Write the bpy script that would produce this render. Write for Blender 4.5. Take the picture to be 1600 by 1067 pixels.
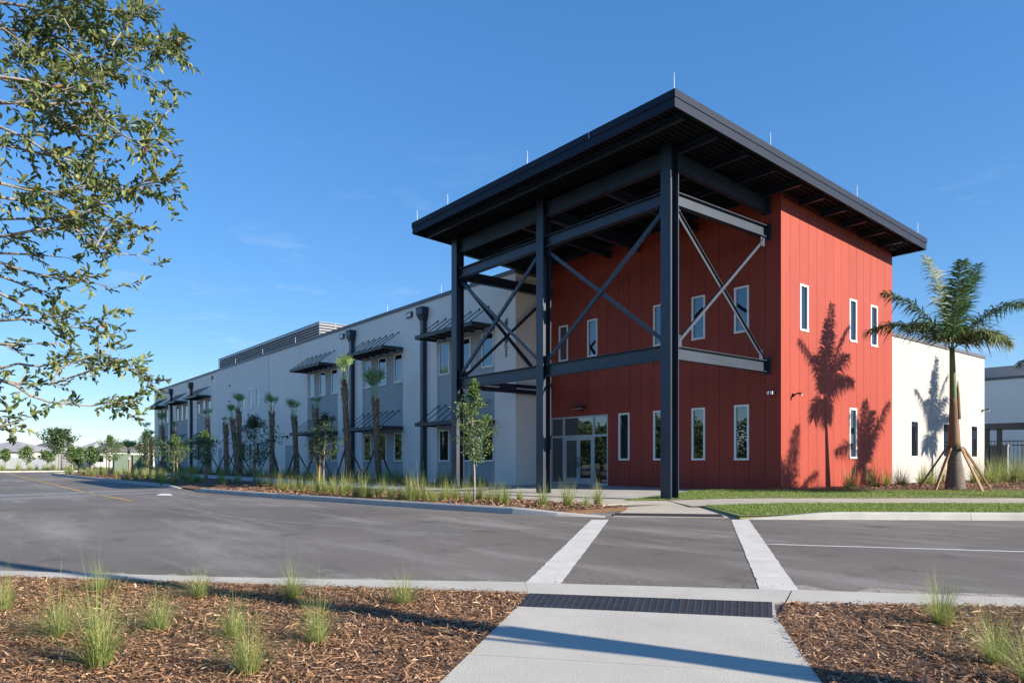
import bpy, bmesh, math, random
import numpy as np
from mathutils import Vector, Matrix
for o in list(bpy.data.objects): bpy.data.objects.remove(o)
sc = bpy.context.scene
COL = sc.collection
PI = math.pi
random.seed(7); rng = np.random.default_rng(11)

# ------------------------------------------------------------------ camera
FX, FY = -0.78087, 0.62470          # horizontal viewing direction
RX, RY = 0.62470, 0.78087           # direction to the right of the view
cam = bpy.data.objects.new('camera', bpy.data.cameras.new('camera'))
COL.objects.link(cam)
cam.location = (0, 0, 1.22)
cam.rotation_euler = (PI/2, 0, math.atan2(-FX, FY))
cam.data.sensor_width = 36; cam.data.lens = 24.75
cam.data.shift_y = 0.1162
cam.data.clip_start = 0.05; cam.data.clip_end = 5000
sc.camera = cam

# ------------------------------------------------------------------ light
SUN_EL, SUN_AZ = math.radians(23.5), math.radians(21.5)     # azimuth from +X towards +Y
world = bpy.data.worlds.new('World'); sc.world = world; world.use_nodes = True
wn = world.node_tree; wn.nodes.clear()
sky = wn.nodes.new('ShaderNodeTexSky'); sky.sky_type = 'NISHITA'; sky.sun_disc = False
sky.sun_elevation = SUN_EL; sky.sun_rotation = PI/2 - SUN_AZ
sky.altitude = 0; sky.air_density = 1.0; sky.dust_density = 0.0; sky.ozone_density = 7.0
bg = wn.nodes.new('ShaderNodeBackground'); bg.inputs['Strength'].default_value = 0.146
wo = wn.nodes.new('ShaderNodeOutputWorld')
# a few thin wisps of cloud low over the horizon
tc = wn.nodes.new('ShaderNodeTexCoord')
mp = wn.nodes.new('ShaderNodeMapping'); mp.inputs['Scale'].default_value = (2.2, 2.2, 9.0)
nz = wn.nodes.new('ShaderNodeTexNoise'); nz.inputs['Scale'].default_value = 2.6; nz.inputs['Detail'].default_value = 7; nz.inputs['Roughness'].default_value = .62
cr = wn.nodes.new('ShaderNodeValToRGB'); cr.color_ramp.elements[0].position = .57; cr.color_ramp.elements[1].position = .82
sep = wn.nodes.new('ShaderNodeSeparateXYZ')
el = wn.nodes.new('ShaderNodeMapRange'); el.inputs['From Min'].default_value = .42; el.inputs['From Max'].default_value = .12
ml = wn.nodes.new('ShaderNodeMath'); ml.operation = 'MULTIPLY'
ml2 = wn.nodes.new('ShaderNodeMath'); ml2.operation = 'MULTIPLY'; ml2.inputs[1].default_value = .38
mx = wn.nodes.new('ShaderNodeMix'); mx.data_type = 'RGBA'; mx.inputs['B'].default_value = (2.9, 3.1, 3.3, 1)
L = wn.links.new
L(tc.outputs['Generated'], mp.inputs['Vector']); L(mp.outputs['Vector'], nz.inputs['Vector']); L(nz.outputs['Fac'], cr.inputs['Fac'])
L(tc.outputs['Generated'], sep.inputs['Vector']); L(sep.outputs['Z'], el.inputs['Value'])
L(cr.outputs['Color'], ml.inputs[0]); L(el.outputs['Result'], ml.inputs[1]); L(ml.outputs[0], ml2.inputs[0])
gm = wn.nodes.new('ShaderNodeGamma'); gm.inputs['Gamma'].default_value = .60
hs = wn.nodes.new('ShaderNodeHueSaturation'); hs.inputs['Saturation'].default_value = 1.36; hs.inputs['Hue'].default_value = .509
L(sky.outputs['Color'], gm.inputs['Color']); L(gm.outputs['Color'], hs.inputs['Color'])
L(ml2.outputs[0], mx.inputs['Factor']); L(hs.outputs['Color'], mx.inputs['A'])
L(mx.outputs['Result'], bg.inputs['Color']); L(bg.outputs['Background'], wo.inputs['Surface'])

sun = bpy.data.objects.new('sun', bpy.data.lights.new('sun', 'SUN')); COL.objects.link(sun)
sun.data.energy = 4.05; sun.data.angle = math.radians(0.53); sun.data.color = (1.0, 0.90, 0.76)
S = Vector((math.cos(SUN_EL)*math.cos(SUN_AZ), math.cos(SUN_EL)*math.sin(SUN_AZ), math.sin(SUN_EL)))
sun.rotation_euler = (-S).to_track_quat('-Z', 'Y').to_euler()
sun.location = (30, 10, 30)

sc.view_settings.view_transform = 'Standard'; sc.view_settings.look = 'None'
sc.view_settings.exposure = 1.28; sc.view_settings.gamma = 1; sc.view_settings.use_curve_mapping = False
sc.render.engine = 'CYCLES'
sc.cycles.max_bounces = 6; sc.cycles.diffuse_bounces = 4; sc.cycles.glossy_bounces = 3
sc.cycles.transparent_max_bounces = 6; sc.cycles.transmission_bounces = 3
sc.cycles.caustics_reflective = False; sc.cycles.caustics_refractive = False

# ------------------------------------------------------------------ materials
MAT = {}
def nodes_of(name):
    m = bpy.data.materials.new(name); m.use_nodes = True
    nt = m.node_tree; b = nt.nodes['Principled BSDF']
    return m, nt, b
def mat(name, col, rough=.7, metal=0., var=.0, scale=3., bump=0., bscale=40., detail=6, col2=None, spec=.5, coord='Object', stretch=None, translucent=0., attr=None, gain=1.):
    """one Principled surface whose colour wanders by noise between col and col2 and whose relief comes from a finer noise"""
    if name in MAT: return MAT[name]
    m, nt, b = nodes_of(name); N = nt.nodes.new; K = nt.links.new
    b.inputs['Roughness'].default_value = rough; b.inputs['Metallic'].default_value = metal
    b.inputs['Specular IOR Level'].default_value = spec
    b.inputs['Base Color'].default_value = (*col, 1)
    src = None
    if var > 0 or col2 or bump:
        t = N('ShaderNodeTexCoord'); vec = t.outputs[coord]
        if stretch:
            mp = N('ShaderNodeMapping'); mp.inputs['Scale'].default_value = stretch; K(vec, mp.inputs['Vector']); vec = mp.outputs['Vector']
    if var > 0 or col2:
        n = N('ShaderNodeTexNoise'); n.inputs['Scale'].default_value = scale; n.inputs['Detail'].default_value = detail; n.inputs['Roughness'].default_value = .6
        K(vec, n.inputs['Vector'])
        r = N('ShaderNodeMapRange'); r.inputs['From Min'].default_value = .3; r.inputs['From Max'].default_value = .7
        K(n.outputs['Fac'], r.inputs['Value'])
        mx = N('ShaderNodeMix'); mx.data_type = 'RGBA'
        c2 = col2 if col2 else tuple(c*(1-var) for c in col); c1 = col if col2 else tuple(min(1, c*(1+var)) for c in col)
        mx.inputs['A'].default_value = (*c1, 1); mx.inputs['B'].default_value = (*c2, 1)
        K(r.outputs['Result'], mx.inputs['Factor']); K(mx.outputs['Result'], b.inputs['Base Color']); src = mx.outputs['Result']
    if attr:
        a = N('ShaderNodeAttribute'); a.attribute_name = 'rnd'
        rp = N('ShaderNodeValToRGB'); els = rp.color_ramp.elements
        while len(els) < len(attr): els.new(.5)
        for e, (p, c) in zip(els, attr): e.position = p; e.color = (*[min(1, q*gain) for q in c], 1)
        K(a.outputs['Fac'], rp.inputs['Fac']); K(rp.outputs['Color'], b.inputs['Base Color']); src = rp.outputs['Color']
    if bump:
        n2 = N('ShaderNodeTexNoise'); n2.inputs['Scale'].default_value = bscale; n2.inputs['Detail'].default_value = 4
        K(vec, n2.inputs['Vector'])
        bp = N('ShaderNodeBump'); bp.inputs['Strength'].default_value = bump; bp.inputs['Distance'].default_value = .02
        K(n2.outputs['Fac'], bp.inputs['Height']); K(bp.outputs['Normal'], b.inputs['Normal'])
    if translucent:
        tr = N('ShaderNodeBsdfTranslucent'); tr.inputs['Color'].default_value = (*col, 1)
        if src is not None: K(src, tr.inputs['Color'])
        ms = N('ShaderNodeMixShader'); ms.inputs['Fac'].default_value = translucent
        K(b.outputs[0], ms.inputs[1]); K(tr.outputs[0], ms.inputs[2]); K(ms.outputs[0], nt.nodes['Material Output'].inputs['Surface'])
    MAT[name] = m
    return m

def asphalt():
    m, nt, b = nodes_of('asphalt'); N = nt.nodes.new; K = nt.links.new
    b.inputs['Roughness'].default_value = .82; b.inputs['Specular IOR Level'].default_value = .35
    t = N('ShaderNodeTexCoord')
    def noise(scale, detail, stretch=None, rot=0., rough=.6):
        n = N('ShaderNodeTexNoise'); n.inputs['Scale'].default_value = scale; n.inputs['Detail'].default_value = detail; n.inputs['Roughness'].default_value = rough
        if stretch:
            mp = N('ShaderNodeMapping'); mp.inputs['Scale'].default_value = stretch; mp.inputs['Rotation'].default_value = (0, 0, rot)
            K(t.outputs['Object'], mp.inputs['Vector']); K(mp.outputs['Vector'], n.inputs['Vector'])
        else: K(t.outputs['Object'], n.inputs['Vector'])
        return n.outputs['Fac']
    def ramp(f, a, bb, ca, cb):
        r = N('ShaderNodeValToRGB'); r.color_ramp.elements[0].position = a; r.color_ramp.elements[1].position = bb
        r.color_ramp.elements[0].color = (*ca, 1); r.color_ramp.elements[1].color = (*cb, 1); K(f, r.inputs['Fac']); return r.outputs['Color']
    base = ramp(noise(.16, 5), .3, .72, (.108, .095, .083), (.190, .170, .151))
    # dust dragged along the road by tyres
    dust = ramp(noise(.5, 7, (.35, 1.6, 1), math.radians(-12), .65), .50, .72, (0, 0, 0), (1, 1, 1))
    mx = N('ShaderNodeMix'); mx.data_type = 'RGBA'; mx.inputs['B'].default_value = (.29, .272, .25, 1)
    sc_ = N('ShaderNodeMath'); sc_.operation = 'MULTIPLY'; sc_.inputs[1].default_value = .85
    K(dust, sc_.inputs[0]); K(sc_.outputs[0], mx.inputs['Factor']); K(base, mx.inputs['A'])
    # narrow rubbed arcs
    arc = ramp(noise(.22, 3, (.22, 2.6, 1), math.radians(-20), .5), .60, .66, (0, 0, 0), (1, 1, 1))
    mx2 = N('ShaderNodeMix'); mx2.data_type = 'RGBA'; mx2.inputs['B'].default_value = (.22, .207, .192, 1)
    s2 = N('ShaderNodeMath'); s2.operation = 'MULTIPLY'; s2.inputs[1].default_value = .55
    K(arc, s2.inputs[0]); K(s2.outputs[0], mx2.inputs['Factor']); K(mx.outputs['Result'], mx2.inputs['A'])
    # dark spots and aggregate
    sp = ramp(noise(95, 3), .32, .68, (.6, .6, .6), (1.45, 1.45, 1.45))
    mu = N('ShaderNodeMix'); mu.data_type = 'RGBA'; mu.blend_type = 'MULTIPLY'; mu.inputs['Factor'].default_value = 1
    K(mx2.outputs['Result'], mu.inputs['A']); K(sp, mu.inputs['B'])
    sp2 = ramp(noise(22, 4), .3, .7, (.86, .86, .86), (1.12, 1.12, 1.12))
    mu3 = N('ShaderNodeMix'); mu3.data_type = 'RGBA'; mu3.blend_type = 'MULTIPLY'; mu3.inputs['Factor'].default_value = 1
    K(mu.outputs['Result'], mu3.inputs['A']); K(sp2, mu3.inputs['B']); mu = mu3
    st = ramp(noise(1.3, 6), .30, .42, (.66, .66, .66), (1, 1, 1))
    mu2 = N('ShaderNodeMix'); mu2.data_type = 'RGBA'; mu2.blend_type = 'MULTIPLY'; mu2.inputs['Factor'].default_value = 1
    K(mu.outputs['Result'], mu2.inputs['A']); K(st, mu2.inputs['B'])
    K(mu2.outputs['Result'], b.inputs['Base Color'])
    bp = N('ShaderNodeBump'); bp.inputs['Strength'].default_value = .45; bp.inputs['Distance'].default_value = .008
    K(noise(140, 2), bp.inputs['Height']); K(bp.outputs['Normal'], b.inputs['Normal'])
    MAT['asphalt'] = m; return m
def glass(name, tint=(.012, .014, .016), ior=2.3):
    m, nt, b = nodes_of(name); N = nt.nodes.new; K = nt.links.new
    b.inputs['Base Color'].default_value = (*tint, 1); b.inputs['Roughness'].default_value = .6; b.inputs['Specular IOR Level'].default_value = 0
    g = N('ShaderNodeBsdfGlossy'); g.inputs['Roughness'].default_value = .008; g.inputs['Color'].default_value = (.84, .9, .96, 1)
    fr = N('ShaderNodeFresnel'); fr.inputs['IOR'].default_value = ior
    t = N('ShaderNodeTexCoord'); n = N('ShaderNodeTexNoise'); n.inputs['Scale'].default_value = 1.3; n.inputs['Detail'].default_value = 1
    bp = N('ShaderNodeBump'); bp.inputs['Strength'].default_value = .05; bp.inputs['Distance'].default_value = .05
    K(t.outputs['Object'], n.inputs['Vector']); K(n.outputs['Fac'], bp.inputs['Height']); K(bp.outputs['Normal'], g.inputs['Normal'])
    ms = N('ShaderNodeMixShader'); K(fr.outputs[0], ms.inputs['Fac']); K(b.outputs[0], ms.inputs[1]); K(g.outputs[0], ms.inputs[2])
    K(ms.outputs[0], nt.nodes['Material Output'].inputs['Surface'])
    MAT[name] = m; return m
asphalt(); glass('glass'); glass('glass_dark', (.008, .008, .01), 1.6)
mat('ground_grass', (.075, .095, .03), .95, var=.3, scale=.8)
mat('concrete', (.40, .385, .35), .85, var=.12, scale=.9, bump=.15, bscale=60)
mat('concrete_new', (.50, .47, .415), .85, col2=(.42, .395, .345), scale=1.6, detail=9, bump=.25, bscale=110)
mat('concrete_warm', (.43, .385, .31), .85, var=.13, scale=.7, bump=.12, bscale=60)
mat('kerb', (.40, .39, .36), .85, var=.16, scale=1.6, bump=.2, bscale=50)
mat('joint', (.07, .065, .055), .95)
mat('paint_white', (.63, .60, .55), .75, col2=(.49, .465, .425), scale=2.6, bump=.12, bscale=120)
mat('paint_line', (.68, .68, .66), .7, var=.12, scale=6)
mat('paint_worn', (.27, .265, .255), .8, col2=(.14, .138, .135), scale=7)
mat('paint_yellow', (.55, .31, .03), .7, col2=(.36, .22, .05), scale=6)
mat('sand', (.40, .36, .30), .95, col2=(.17, .152, .134), scale=6, bump=.3)
mat('tactile', (.030, .033, .040), .55, var=.25, scale=5)
mat('mulch', (.17, .088, .048), .95, col2=(.08, .042, .024), scale=9, bump=.8, bscale=25, detail=8)
mat('chips', (.2, .1, .06), .85, gain=2.1, attr=[(0, (.030, .017, .010)), (.3, (.090, .045, .022)), (.62, (.19, .105, .055)), (.85, (.33, .215, .125)), (1, (.48, .37, .25))])
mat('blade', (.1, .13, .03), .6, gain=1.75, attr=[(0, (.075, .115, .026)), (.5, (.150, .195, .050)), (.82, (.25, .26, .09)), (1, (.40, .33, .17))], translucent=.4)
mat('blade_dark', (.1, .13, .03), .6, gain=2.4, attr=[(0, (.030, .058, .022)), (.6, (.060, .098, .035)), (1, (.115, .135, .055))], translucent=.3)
mat('lawn', (.17, .22, .06), .95, col2=(.27, .24, .10), scale=1.2, bump=.5, bscale=40)
mat('lawn_blade', (.1, .13, .03), .7, gain=1.85, attr=[(0, (.055, .095, .018)), (.6, (.105, .155, .030)), (1, (.19, .205, .065))], translucent=.3)
mat('stucco', (.86, .78, .71), .9, var=.05, stretch=(1, 1, .3), scale=.6, bump=.12, bscale=120)  # same paint as the white wing; brighter base makes up for facade shade
mat('stucco_cool', (.80, .755, .715), .9, var=.03, scale=.4, bump=.1, bscale=120)
mat('stucco_sunlit', (.405, .392, .378), .9, var=.05, stretch=(1, 1, .35), scale=.7, bump=.15, bscale=100)  # same paint as the long facade; darker base takes down its direct sunlight
mat('siding', (.42, .42, .42), .8, var=.06, scale=2, bump=.1, bscale=60)
mat('red', (.305, .050, .031), .62, var=.10, stretch=(1, 1, .22), scale=1.1, bump=.1, bscale=160, spec=.3)
mat('red_core', (.10, .018, .014), .8)
mat('steel', (.014, .024, .044), .42, var=.25, scale=1.5, spec=.6)
mat('steel_roof', (.012, .020, .040), .62, var=.12, scale=1.2, spec=.18)
mat('steel_awning', (.028, .032, .038), .5, var=.15, scale=2)
mat('deck', (.006, .007, .009), .7, spec=.2)
mat('coping', (.10, .105, .12), .5, var=.08, scale=.6)
mat('louver', (.20, .205, .22), .55, var=.06, scale=.5)
mat('white_frame', (.86, .86, .86), .45, var=.03, scale=3)
mat('alu', (.44, .45, .46), .4, metal=.25, var=.05, scale=4)
mat('black', (.012, .012, .013), .5)
mat('lamp_white', (.75, .74, .70), .5)
mat('rod_white', (.72, .72, .72), .4)
mat('blue_tape', (.03, .12, .42), .6)
mat('door_grey', (.40, .405, .41), .7, var=.03)
mat('bark', (.20, .165, .125), .95, col2=(.10, .08, .06), scale=14, bump=.6, bscale=30)
mat('bark_pale', (.34, .31, .26), .9, col2=(.19, .165, .13), scale=18, bump=.4, bscale=40)
mat('leaf_near', (.07, .09, .03), .5, gain=1.95, attr=[(0, (.036, .060, .016)), (.5, (.085, .108, .032)), (.90, (.150, .160, .060)), (.955, (.17, .17, .075)), (.965, (.24, .095, .035)), (1, (.30, .13, .05))], translucent=.3, spec=.3)
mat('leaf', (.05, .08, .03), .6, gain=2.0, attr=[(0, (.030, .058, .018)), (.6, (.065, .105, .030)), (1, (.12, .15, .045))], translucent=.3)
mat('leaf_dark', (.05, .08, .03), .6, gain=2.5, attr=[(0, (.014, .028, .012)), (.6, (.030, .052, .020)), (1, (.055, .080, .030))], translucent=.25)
mat('palm_leaf', (.05, .08, .03), .5, gain=1.9, attr=[(0, (.020, .048, .016)), (.6, (.050, .090, .028)), (1, (.12, .15, .05))], translucent=.3)
mat('palm_pale', (.2, .22, .08), .55, attr=[(0, (.10, .15, .04)), (1, (.24, .25, .10))], translucent=.35)
mat('sabal_leaf', (.05, .08, .03), .55, gain=2.8, attr=[(0, (.035, .068, .024)), (.6, (.080, .125, .042)), (1, (.19, .20, .075))], translucent=.3)
mat('sabal_trunk', (.36, .235, .15), .95, col2=(.15, .092, .06), scale=7, bump=.9, bscale=14)
mat('boot', (.17, .105, .062), .95, gain=2.7, attr=[(0, (.050, .028, .016)), (.6, (.135, .080, .046)), (1, (.24, .165, .105))])
mat('royal_base', (.17, .145, .12), .9, col2=(.095, .078, .065), scale=5, bump=.3, stretch=(1, 1, 5))
mat('royal_sheath', (.235, .135, .075), .8, col2=(.125, .072, .045), scale=4, stretch=(6, 6, .7))
mat('royal_shaft', (.13, .155, .040), .5, col2=(.075, .105, .030), scale=3, stretch=(5, 5, .6))
mat('stake', (.38, .25, .13), .85, col2=(.24, .15, .08), scale=8, stretch=(8, 8, 1))
mat('stake_grey', (.13, .105, .085), .9, col2=(.075, .06, .05), scale=8, stretch=(8, 8, 1))
mat('strap', (.07, .05, .04), .8)
mat('cabinet', (.085, .135, .090), .55, var=.06, scale=1)
mat('vent_black', (.006, .007, .008), .7)
mat('house_wall', (.72, .71, .69), .9, var=.04, scale=.3)
mat('house_grey', (.20, .21, .23), .9, var=.05, scale=.3)
mat('shingle', (.27, .27, .28), .9, var=.12, scale=1.2)
mat('shingle_dark', (.11, .11, .115), .9, var=.15, scale=1.2)
mat('terracotta', (.36, .15, .10), .9, var=.1, scale=1.)
mat('vinyl', (.78, .78, .77), .6)
mat('fence_black', (.014, .014, .015), .5)
mat('screen_dark', (.05, .052, .055), .8)
mat('flag_red', (.6, .03, .02), .7)

# ------------------------------------------------------------------ mesh helpers
def W(D, r, z=0.): return Vector((FX*D + RX*r, FY*D + RY*r, z))      # road frame: D ahead of the crossing's viewpoint, r to the right
class MB:
    def __init__(s): s.v = []; s.f = []; s.c = []
    def quad(s, *p):
        b = len(s.v); s.v += [tuple(q) for q in p]; s.f.append(tuple(range(b, b+len(p))))
    def box(s, x0, x1, y0, y1, z0, z1):
        b = len(s.v)
        s.v += [(x0,y0,z0),(x1,y0,z0),(x1,y1,z0),(x0,y1,z0),(x0,y0,z1),(x1,y0,z1),(x1,y1,z1),(x0,y1,z1)]
        s.f += [(b,b+3,b+2,b+1),(b+4,b+5,b+6,b+7),(b,b+1,b+5,b+4),(b+1,b+2,b+6,b+5),(b+2,b+3,b+7,b+6),(b+3,b,b+4,b+7)]
        return s
    def hexa(s, p):
        b = len(s.v); s.v += [tuple(q) for q in p]
        s.f += [(b,b+3,b+2,b+1),(b+4,b+5,b+6,b+7),(b,b+1,b+5,b+4),(b+1,b+2,b+6,b+5),(b+2,b+3,b+7,b+6),(b+3,b,b+4,b+7)]
        return s
    def bar(s, a, b, w, h, up=(0,0,1)):
        a, b = Vector(a), Vector(b); d = (b-a).normalized(); sx = d.cross(Vector(up))
        if sx.length < 1e-4: sx = d.cross(Vector((1,0,0)))
        sx.normalize(); u = sx.cross(d).normalized(); sx *= w/2; u *= h/2
        return s.hexa([a-sx-u, a+sx-u, b+sx-u, b-sx-u, a-sx+u, a+sx+u, b+sx+u, b-sx+u])
    def prism(s, poly, z0, z1):
        b = len(s.v); n = len(poly)
        zf0 = z0 if callable(z0) else (lambda x, y: z0); zf1 = z1 if callable(z1) else (lambda x, y: z1)
        s.v += [(x, y, zf0(x, y)) for x, y in poly] + [(x, y, zf1(x, y)) for x, y in poly]
        s.f.append(tuple(reversed(range(b, b+n)))); s.f.append(tuple(range(b+n, b+2*n)))
        for i in range(n): j = (i+1) % n; s.f.append((b+i, b+j, b+n+j, b+n+i))
        return s
    def tube(s, pts, rad, n=6, cap=True):
        pts = [Vector(p) for p in pts]
        if not isinstance(rad, (list, tuple)): rad = [rad]*len(pts)
        b0 = len(s.v); ref = Vector((0.31, 0.17, .93))
        for i, p in enumerate(pts):
            d = (pts[min(i+1, len(pts)-1)] - pts[max(i-1, 0)]).normalized()
            a = d.cross(ref)
            if a.length < .05: a = d.cross(Vector((1, 0, 0)))
            a.normalize(); c = d.cross(a)
            for k in range(n):
                t = 2*PI*k/n; q = p + (a*math.cos(t) + c*math.sin(t))*rad[i]; s.v.append(tuple(q))
        for i in range(len(pts)-1):
            for k in range(n):
                k2 = (k+1) % n; s.f.append((b0+i*n+k, b0+i*n+k2, b0+(i+1)*n+k2, b0+(i+1)*n+k))
        if cap:
            s.f.append(tuple(reversed(range(b0, b0+n)))); e = b0+(len(pts)-1)*n; s.f.append(tuple(range(e, e+n)))
        return s
    def ibeam(s, a, b, w, h, t=.022, up=(0,0,1)):
        a, b = Vector(a), Vector(b); d = (b-a).normalized(); sx = d.cross(Vector(up)).normalized(); u = sx.cross(d).normalized()
        o = u*(h/2 - t/2)
        s.bar(a+o, b+o, w, t, up); s.bar(a-o, b-o, w, t, up); s.bar(a, b, t*.8, h-2*t+.002, up)
        return s
    def mesh(s, name):
        m = bpy.data.meshes.new(name); m.from_pydata(s.v, [], s.f); m.update(); return m
def root_of(p):
    while p.parent: p = p.parent
    return p
def put(name, me, m, parent=None, smooth=False):
    if m: me.materials.clear(); me.materials.append(MAT[m])
    o = bpy.data.objects.new(name, me); COL.objects.link(o)
    if smooth: me.polygons.foreach_set('use_smooth', [True]*len(me.polygons))
    if parent: o.parent = parent
    return o
def build(mb, name, m, parent=None, smooth=False, fix=False, local=False):
    me = mb.mesh(name)
    if parent and not local: me.transform(Matrix.Translation(-root_of(parent).location))
    if fix:
        bm = bmesh.new(); bm.from_mesh(me); bmesh.ops.recalc_face_normals(bm, faces=bm.faces); bm.to_mesh(me); bm.free()
    return put(name, me, m, parent, smooth)
def tag(o, label=None, cat=None, group=None, kind=None):
    if label: o['label'] = label
    if cat: o['category'] = cat
    if group: o['group'] = group
    if kind: o['kind'] = kind
    return o
def thing(name, loc, label, cat, group=None):
    o = bpy.data.objects.new(name, None); COL.objects.link(o); o.location = loc; o.empty_display_size = .3
    return tag(o, label, cat, group)
def struct(mb, name, m, parent=None, **k): return tag(build(mb, name, m, parent, **k), kind='structure')
def copy_tree(o, parent=None):
    c = o.copy(); COL.objects.link(c); c.parent = parent
    for ch in list(o.children): copy_tree(ch, c)
    return c
def npmesh(name, V, F4, rnd=None):
    """V (n,3), F4 (m,4) quads (or (m,3) tris)"""
    V = np.ascontiguousarray(V, np.float32); F4 = np.ascontiguousarray(F4, np.int32); k = F4.shape[1]
    me = bpy.data.meshes.new(name)
    me.vertices.add(len(V)); me.vertices.foreach_set('co', V.ravel())
    me.loops.add(F4.size); me.loops.foreach_set('vertex_index', F4.ravel())
    me.polygons.add(len(F4)); me.polygons.foreach_set('loop_start', np.arange(0, F4.size, k, dtype=np.int32))
    try: me.polygons.foreach_set('loop_total', np.full(len(F4), k, np.int32))
    except Exception: pass
    if rnd is not None:
        a = me.attributes.new('rnd', 'FLOAT', 'POINT'); a.data.foreach_set('value', np.ascontiguousarray(rnd, np.float32))
    me.update(calc_edges=True); return me
def unit(a): return a/np.maximum(np.linalg.norm(a, axis=-1, keepdims=True), 1e-9)
def inpoly(P, poly):
    x, y = P[:, 0], P[:, 1]; c = np.zeros(len(P), bool); n = len(poly)
    for i in range(n):
        x1, y1 = poly[i]; x2, y2 = poly[(i+1) % n]
        if y1 == y2: continue
        c ^= ((y1 > y) != (y2 > y)) & (x < (x2-x1)*(y-y1)/(y2-y1)+x1)
    return c
def leaves(P, D, N, length, width, fold=.25):
    """a leaf at each point P along direction D with normal N: six corners, two bent quads"""
    n = len(P); D = unit(D); Sd = unit(np.cross(N, D)); N = unit(np.cross(D, Sd))
    length = np.broadcast_to(np.asarray(length, float).reshape(-1, 1), (n, 1)); width = np.broadcast_to(np.asarray(width, float).reshape(-1, 1), (n, 1))
    f = fold*width
    V = np.stack([P, P+D*length*.42+Sd*width*.5+N*f, P+D*length*.78+Sd*width*.36+N*f*.6, P+D*length-N*length*.08,
                  P+D*length*.78-Sd*width*.36+N*f*.6, P+D*length*.42-Sd*width*.5+N*f], 1).reshape(-1, 3)
    b = (np.arange(n)*6)[:, None]
    F = np.concatenate([b+np.array([[0, 1, 2, 3]]), b+np.array([[0, 3, 4, 5]])], 0)
    return V, F
def blades(P, H, lean, az, width, droop=.5, seg=3, wdir=None):
    """tapering bent grass blades; P (n,3); H height; lean outward; az direction"""
    n = len(P); out = np.stack([np.cos(az), np.sin(az), np.zeros(n)], 1); side = np.stack([-np.sin(az), np.cos(az), np.zeros(n)], 1)
    if wdir is not None: side = wdir
    vs = []; 
    for i in range(seg+1):
        t = i/seg
        c = P + out*(lean*(t**1.7))[:, None] + np.array([0, 0, 1.])*(H*(t - droop*.45*t**3*np.minimum(1, lean/np.maximum(H, 1e-3))))[:, None]
        w = (width*(1-.92*t))[:, None]
        vs += [c-side*w*.5, c+side*w*.5]
    V = np.stack(vs, 1).reshape(-1, 3); k = 2*(seg+1); b = (np.arange(n)*k)[:, None]
    F = np.concatenate([b+np.array([[2*i, 2*i+1, 2*i+3, 2*i+2]]) for i in range(seg)], 0)
    return V, F

# ------------------------------------------------------------------ ground, road, pavements
mb = MB(); mb.quad((-1500,-1500,-.06),(1500,-1500,-.06),(1500,1500,-.06),(-1500,1500,-.06)); struct(mb, 'ground', 'ground_grass')
mb = MB(); mb.quad((-90,-60,0),(60,-60,0),(60,40,0),(-90,40,0)); road = struct(mb, 'road', 'asphalt')

# near side: flush concrete kerb band along the road, the path with its slabs, the planting beds
E_far = [(-16.5,-7.0),(-13.2,-3.3),(-11.5,-1.55),(-9.44,.43),(-7.2,2.47),(-5.33,4.42),(-4.4,5.27),(-3.47,6.10),(-2.0,7.30),(1.5,9.95),(7,13.9),(14,18.6)]
def offset(line, d):
    out = []
    for i, p in enumerate(line):
        a = Vector(line[max(i-1, 0)]); b = Vector(line[min(i+1, len(line)-1)]); t = (b-a).normalized()
        out.append((p[0]+t.y*d, p[1]-t.x*d))
    return out
E_wid = [.32,.32,.32,.31,.33,.50,.60,.62,.34,.32,.32,.32]
E_near = [offset(E_far, w)[i] for i, w in enumerate(E_wid)]
E_near[5] = (-4.90, 4.10); E_near[6] = (-4.06, 4.79); E_near[7] = (-3.20, 5.52)
kb = tag(build(MB().prism(list(E_far)+list(reversed(E_near)), .002, .008), 'near_kerb', 'joint'), kind='structure')
def lerp(a, b, t): return (a[0]+(b[0]-a[0])*t, a[1]+(b[1]-a[1])*t)
for i in range(len(E_far)-1):
    if i == 5: mid = [(0, 1)]
    elif i == 6: mid = [(0, 1)]
    else: mid = [(0, .5), (.5, 1)]
    L_ = math.hypot(E_far[i+1][0]-E_far[i][0], E_far[i+1][1]-E_far[i][1]); g = .006/L_
    gl = g if i in (5, 7, 9) or i < 4 else 0
    for a, b in mid:
        q = [lerp(E_far[i], E_far[i+1], a+gl*(a == 0)), lerp(E_far[i], E_far[i+1], b), lerp(E_near[i], E_near[i+1], b), lerp(E_near[i], E_near[i+1], a+gl*(a == 0))]
        if i == 6: q[1] = lerp(E_far[6], E_far[7], .995); q[2] = lerp(E_near[6], E_near[7], .995)
        build(MB().prism(q, .0, .028 if i not in (5, 6) else .022), 'kerb_stone', 'concrete_new', kb)
QX, QY = .628, -.778; NX, NY = .778, .628
L0 = Vector((-4.50, 3.66)); R0 = Vector((-2.93, 4.93)); TL = Vector((-4.88, 4.08)); TR = Vector((-3.27, 5.46))
def path_pt(s, side):                                     # s metres from the tactile plate towards the viewer
    p = (L0 if side < 0 else R0); return (p.x+QX*s, p.y+QY*s)
pth = tag(build(MB().prism([path_pt(0,-1), path_pt(9,-1), path_pt(9,1), path_pt(0,1)], -.01, .003), 'path', 'joint'), kind='structure')
s0 = 0.0
for ln in (1.47, 1.52, 1.52, 1.52, 1.52, 1.4):
    build(MB().prism([path_pt(s0+.004,-1), path_pt(s0+ln-.004,-1), path_pt(s0+ln-.004,1), path_pt(s0+.004,1)], .0, .022), 'paving_slab', 'concrete_new', pth); s0 += ln
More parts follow.
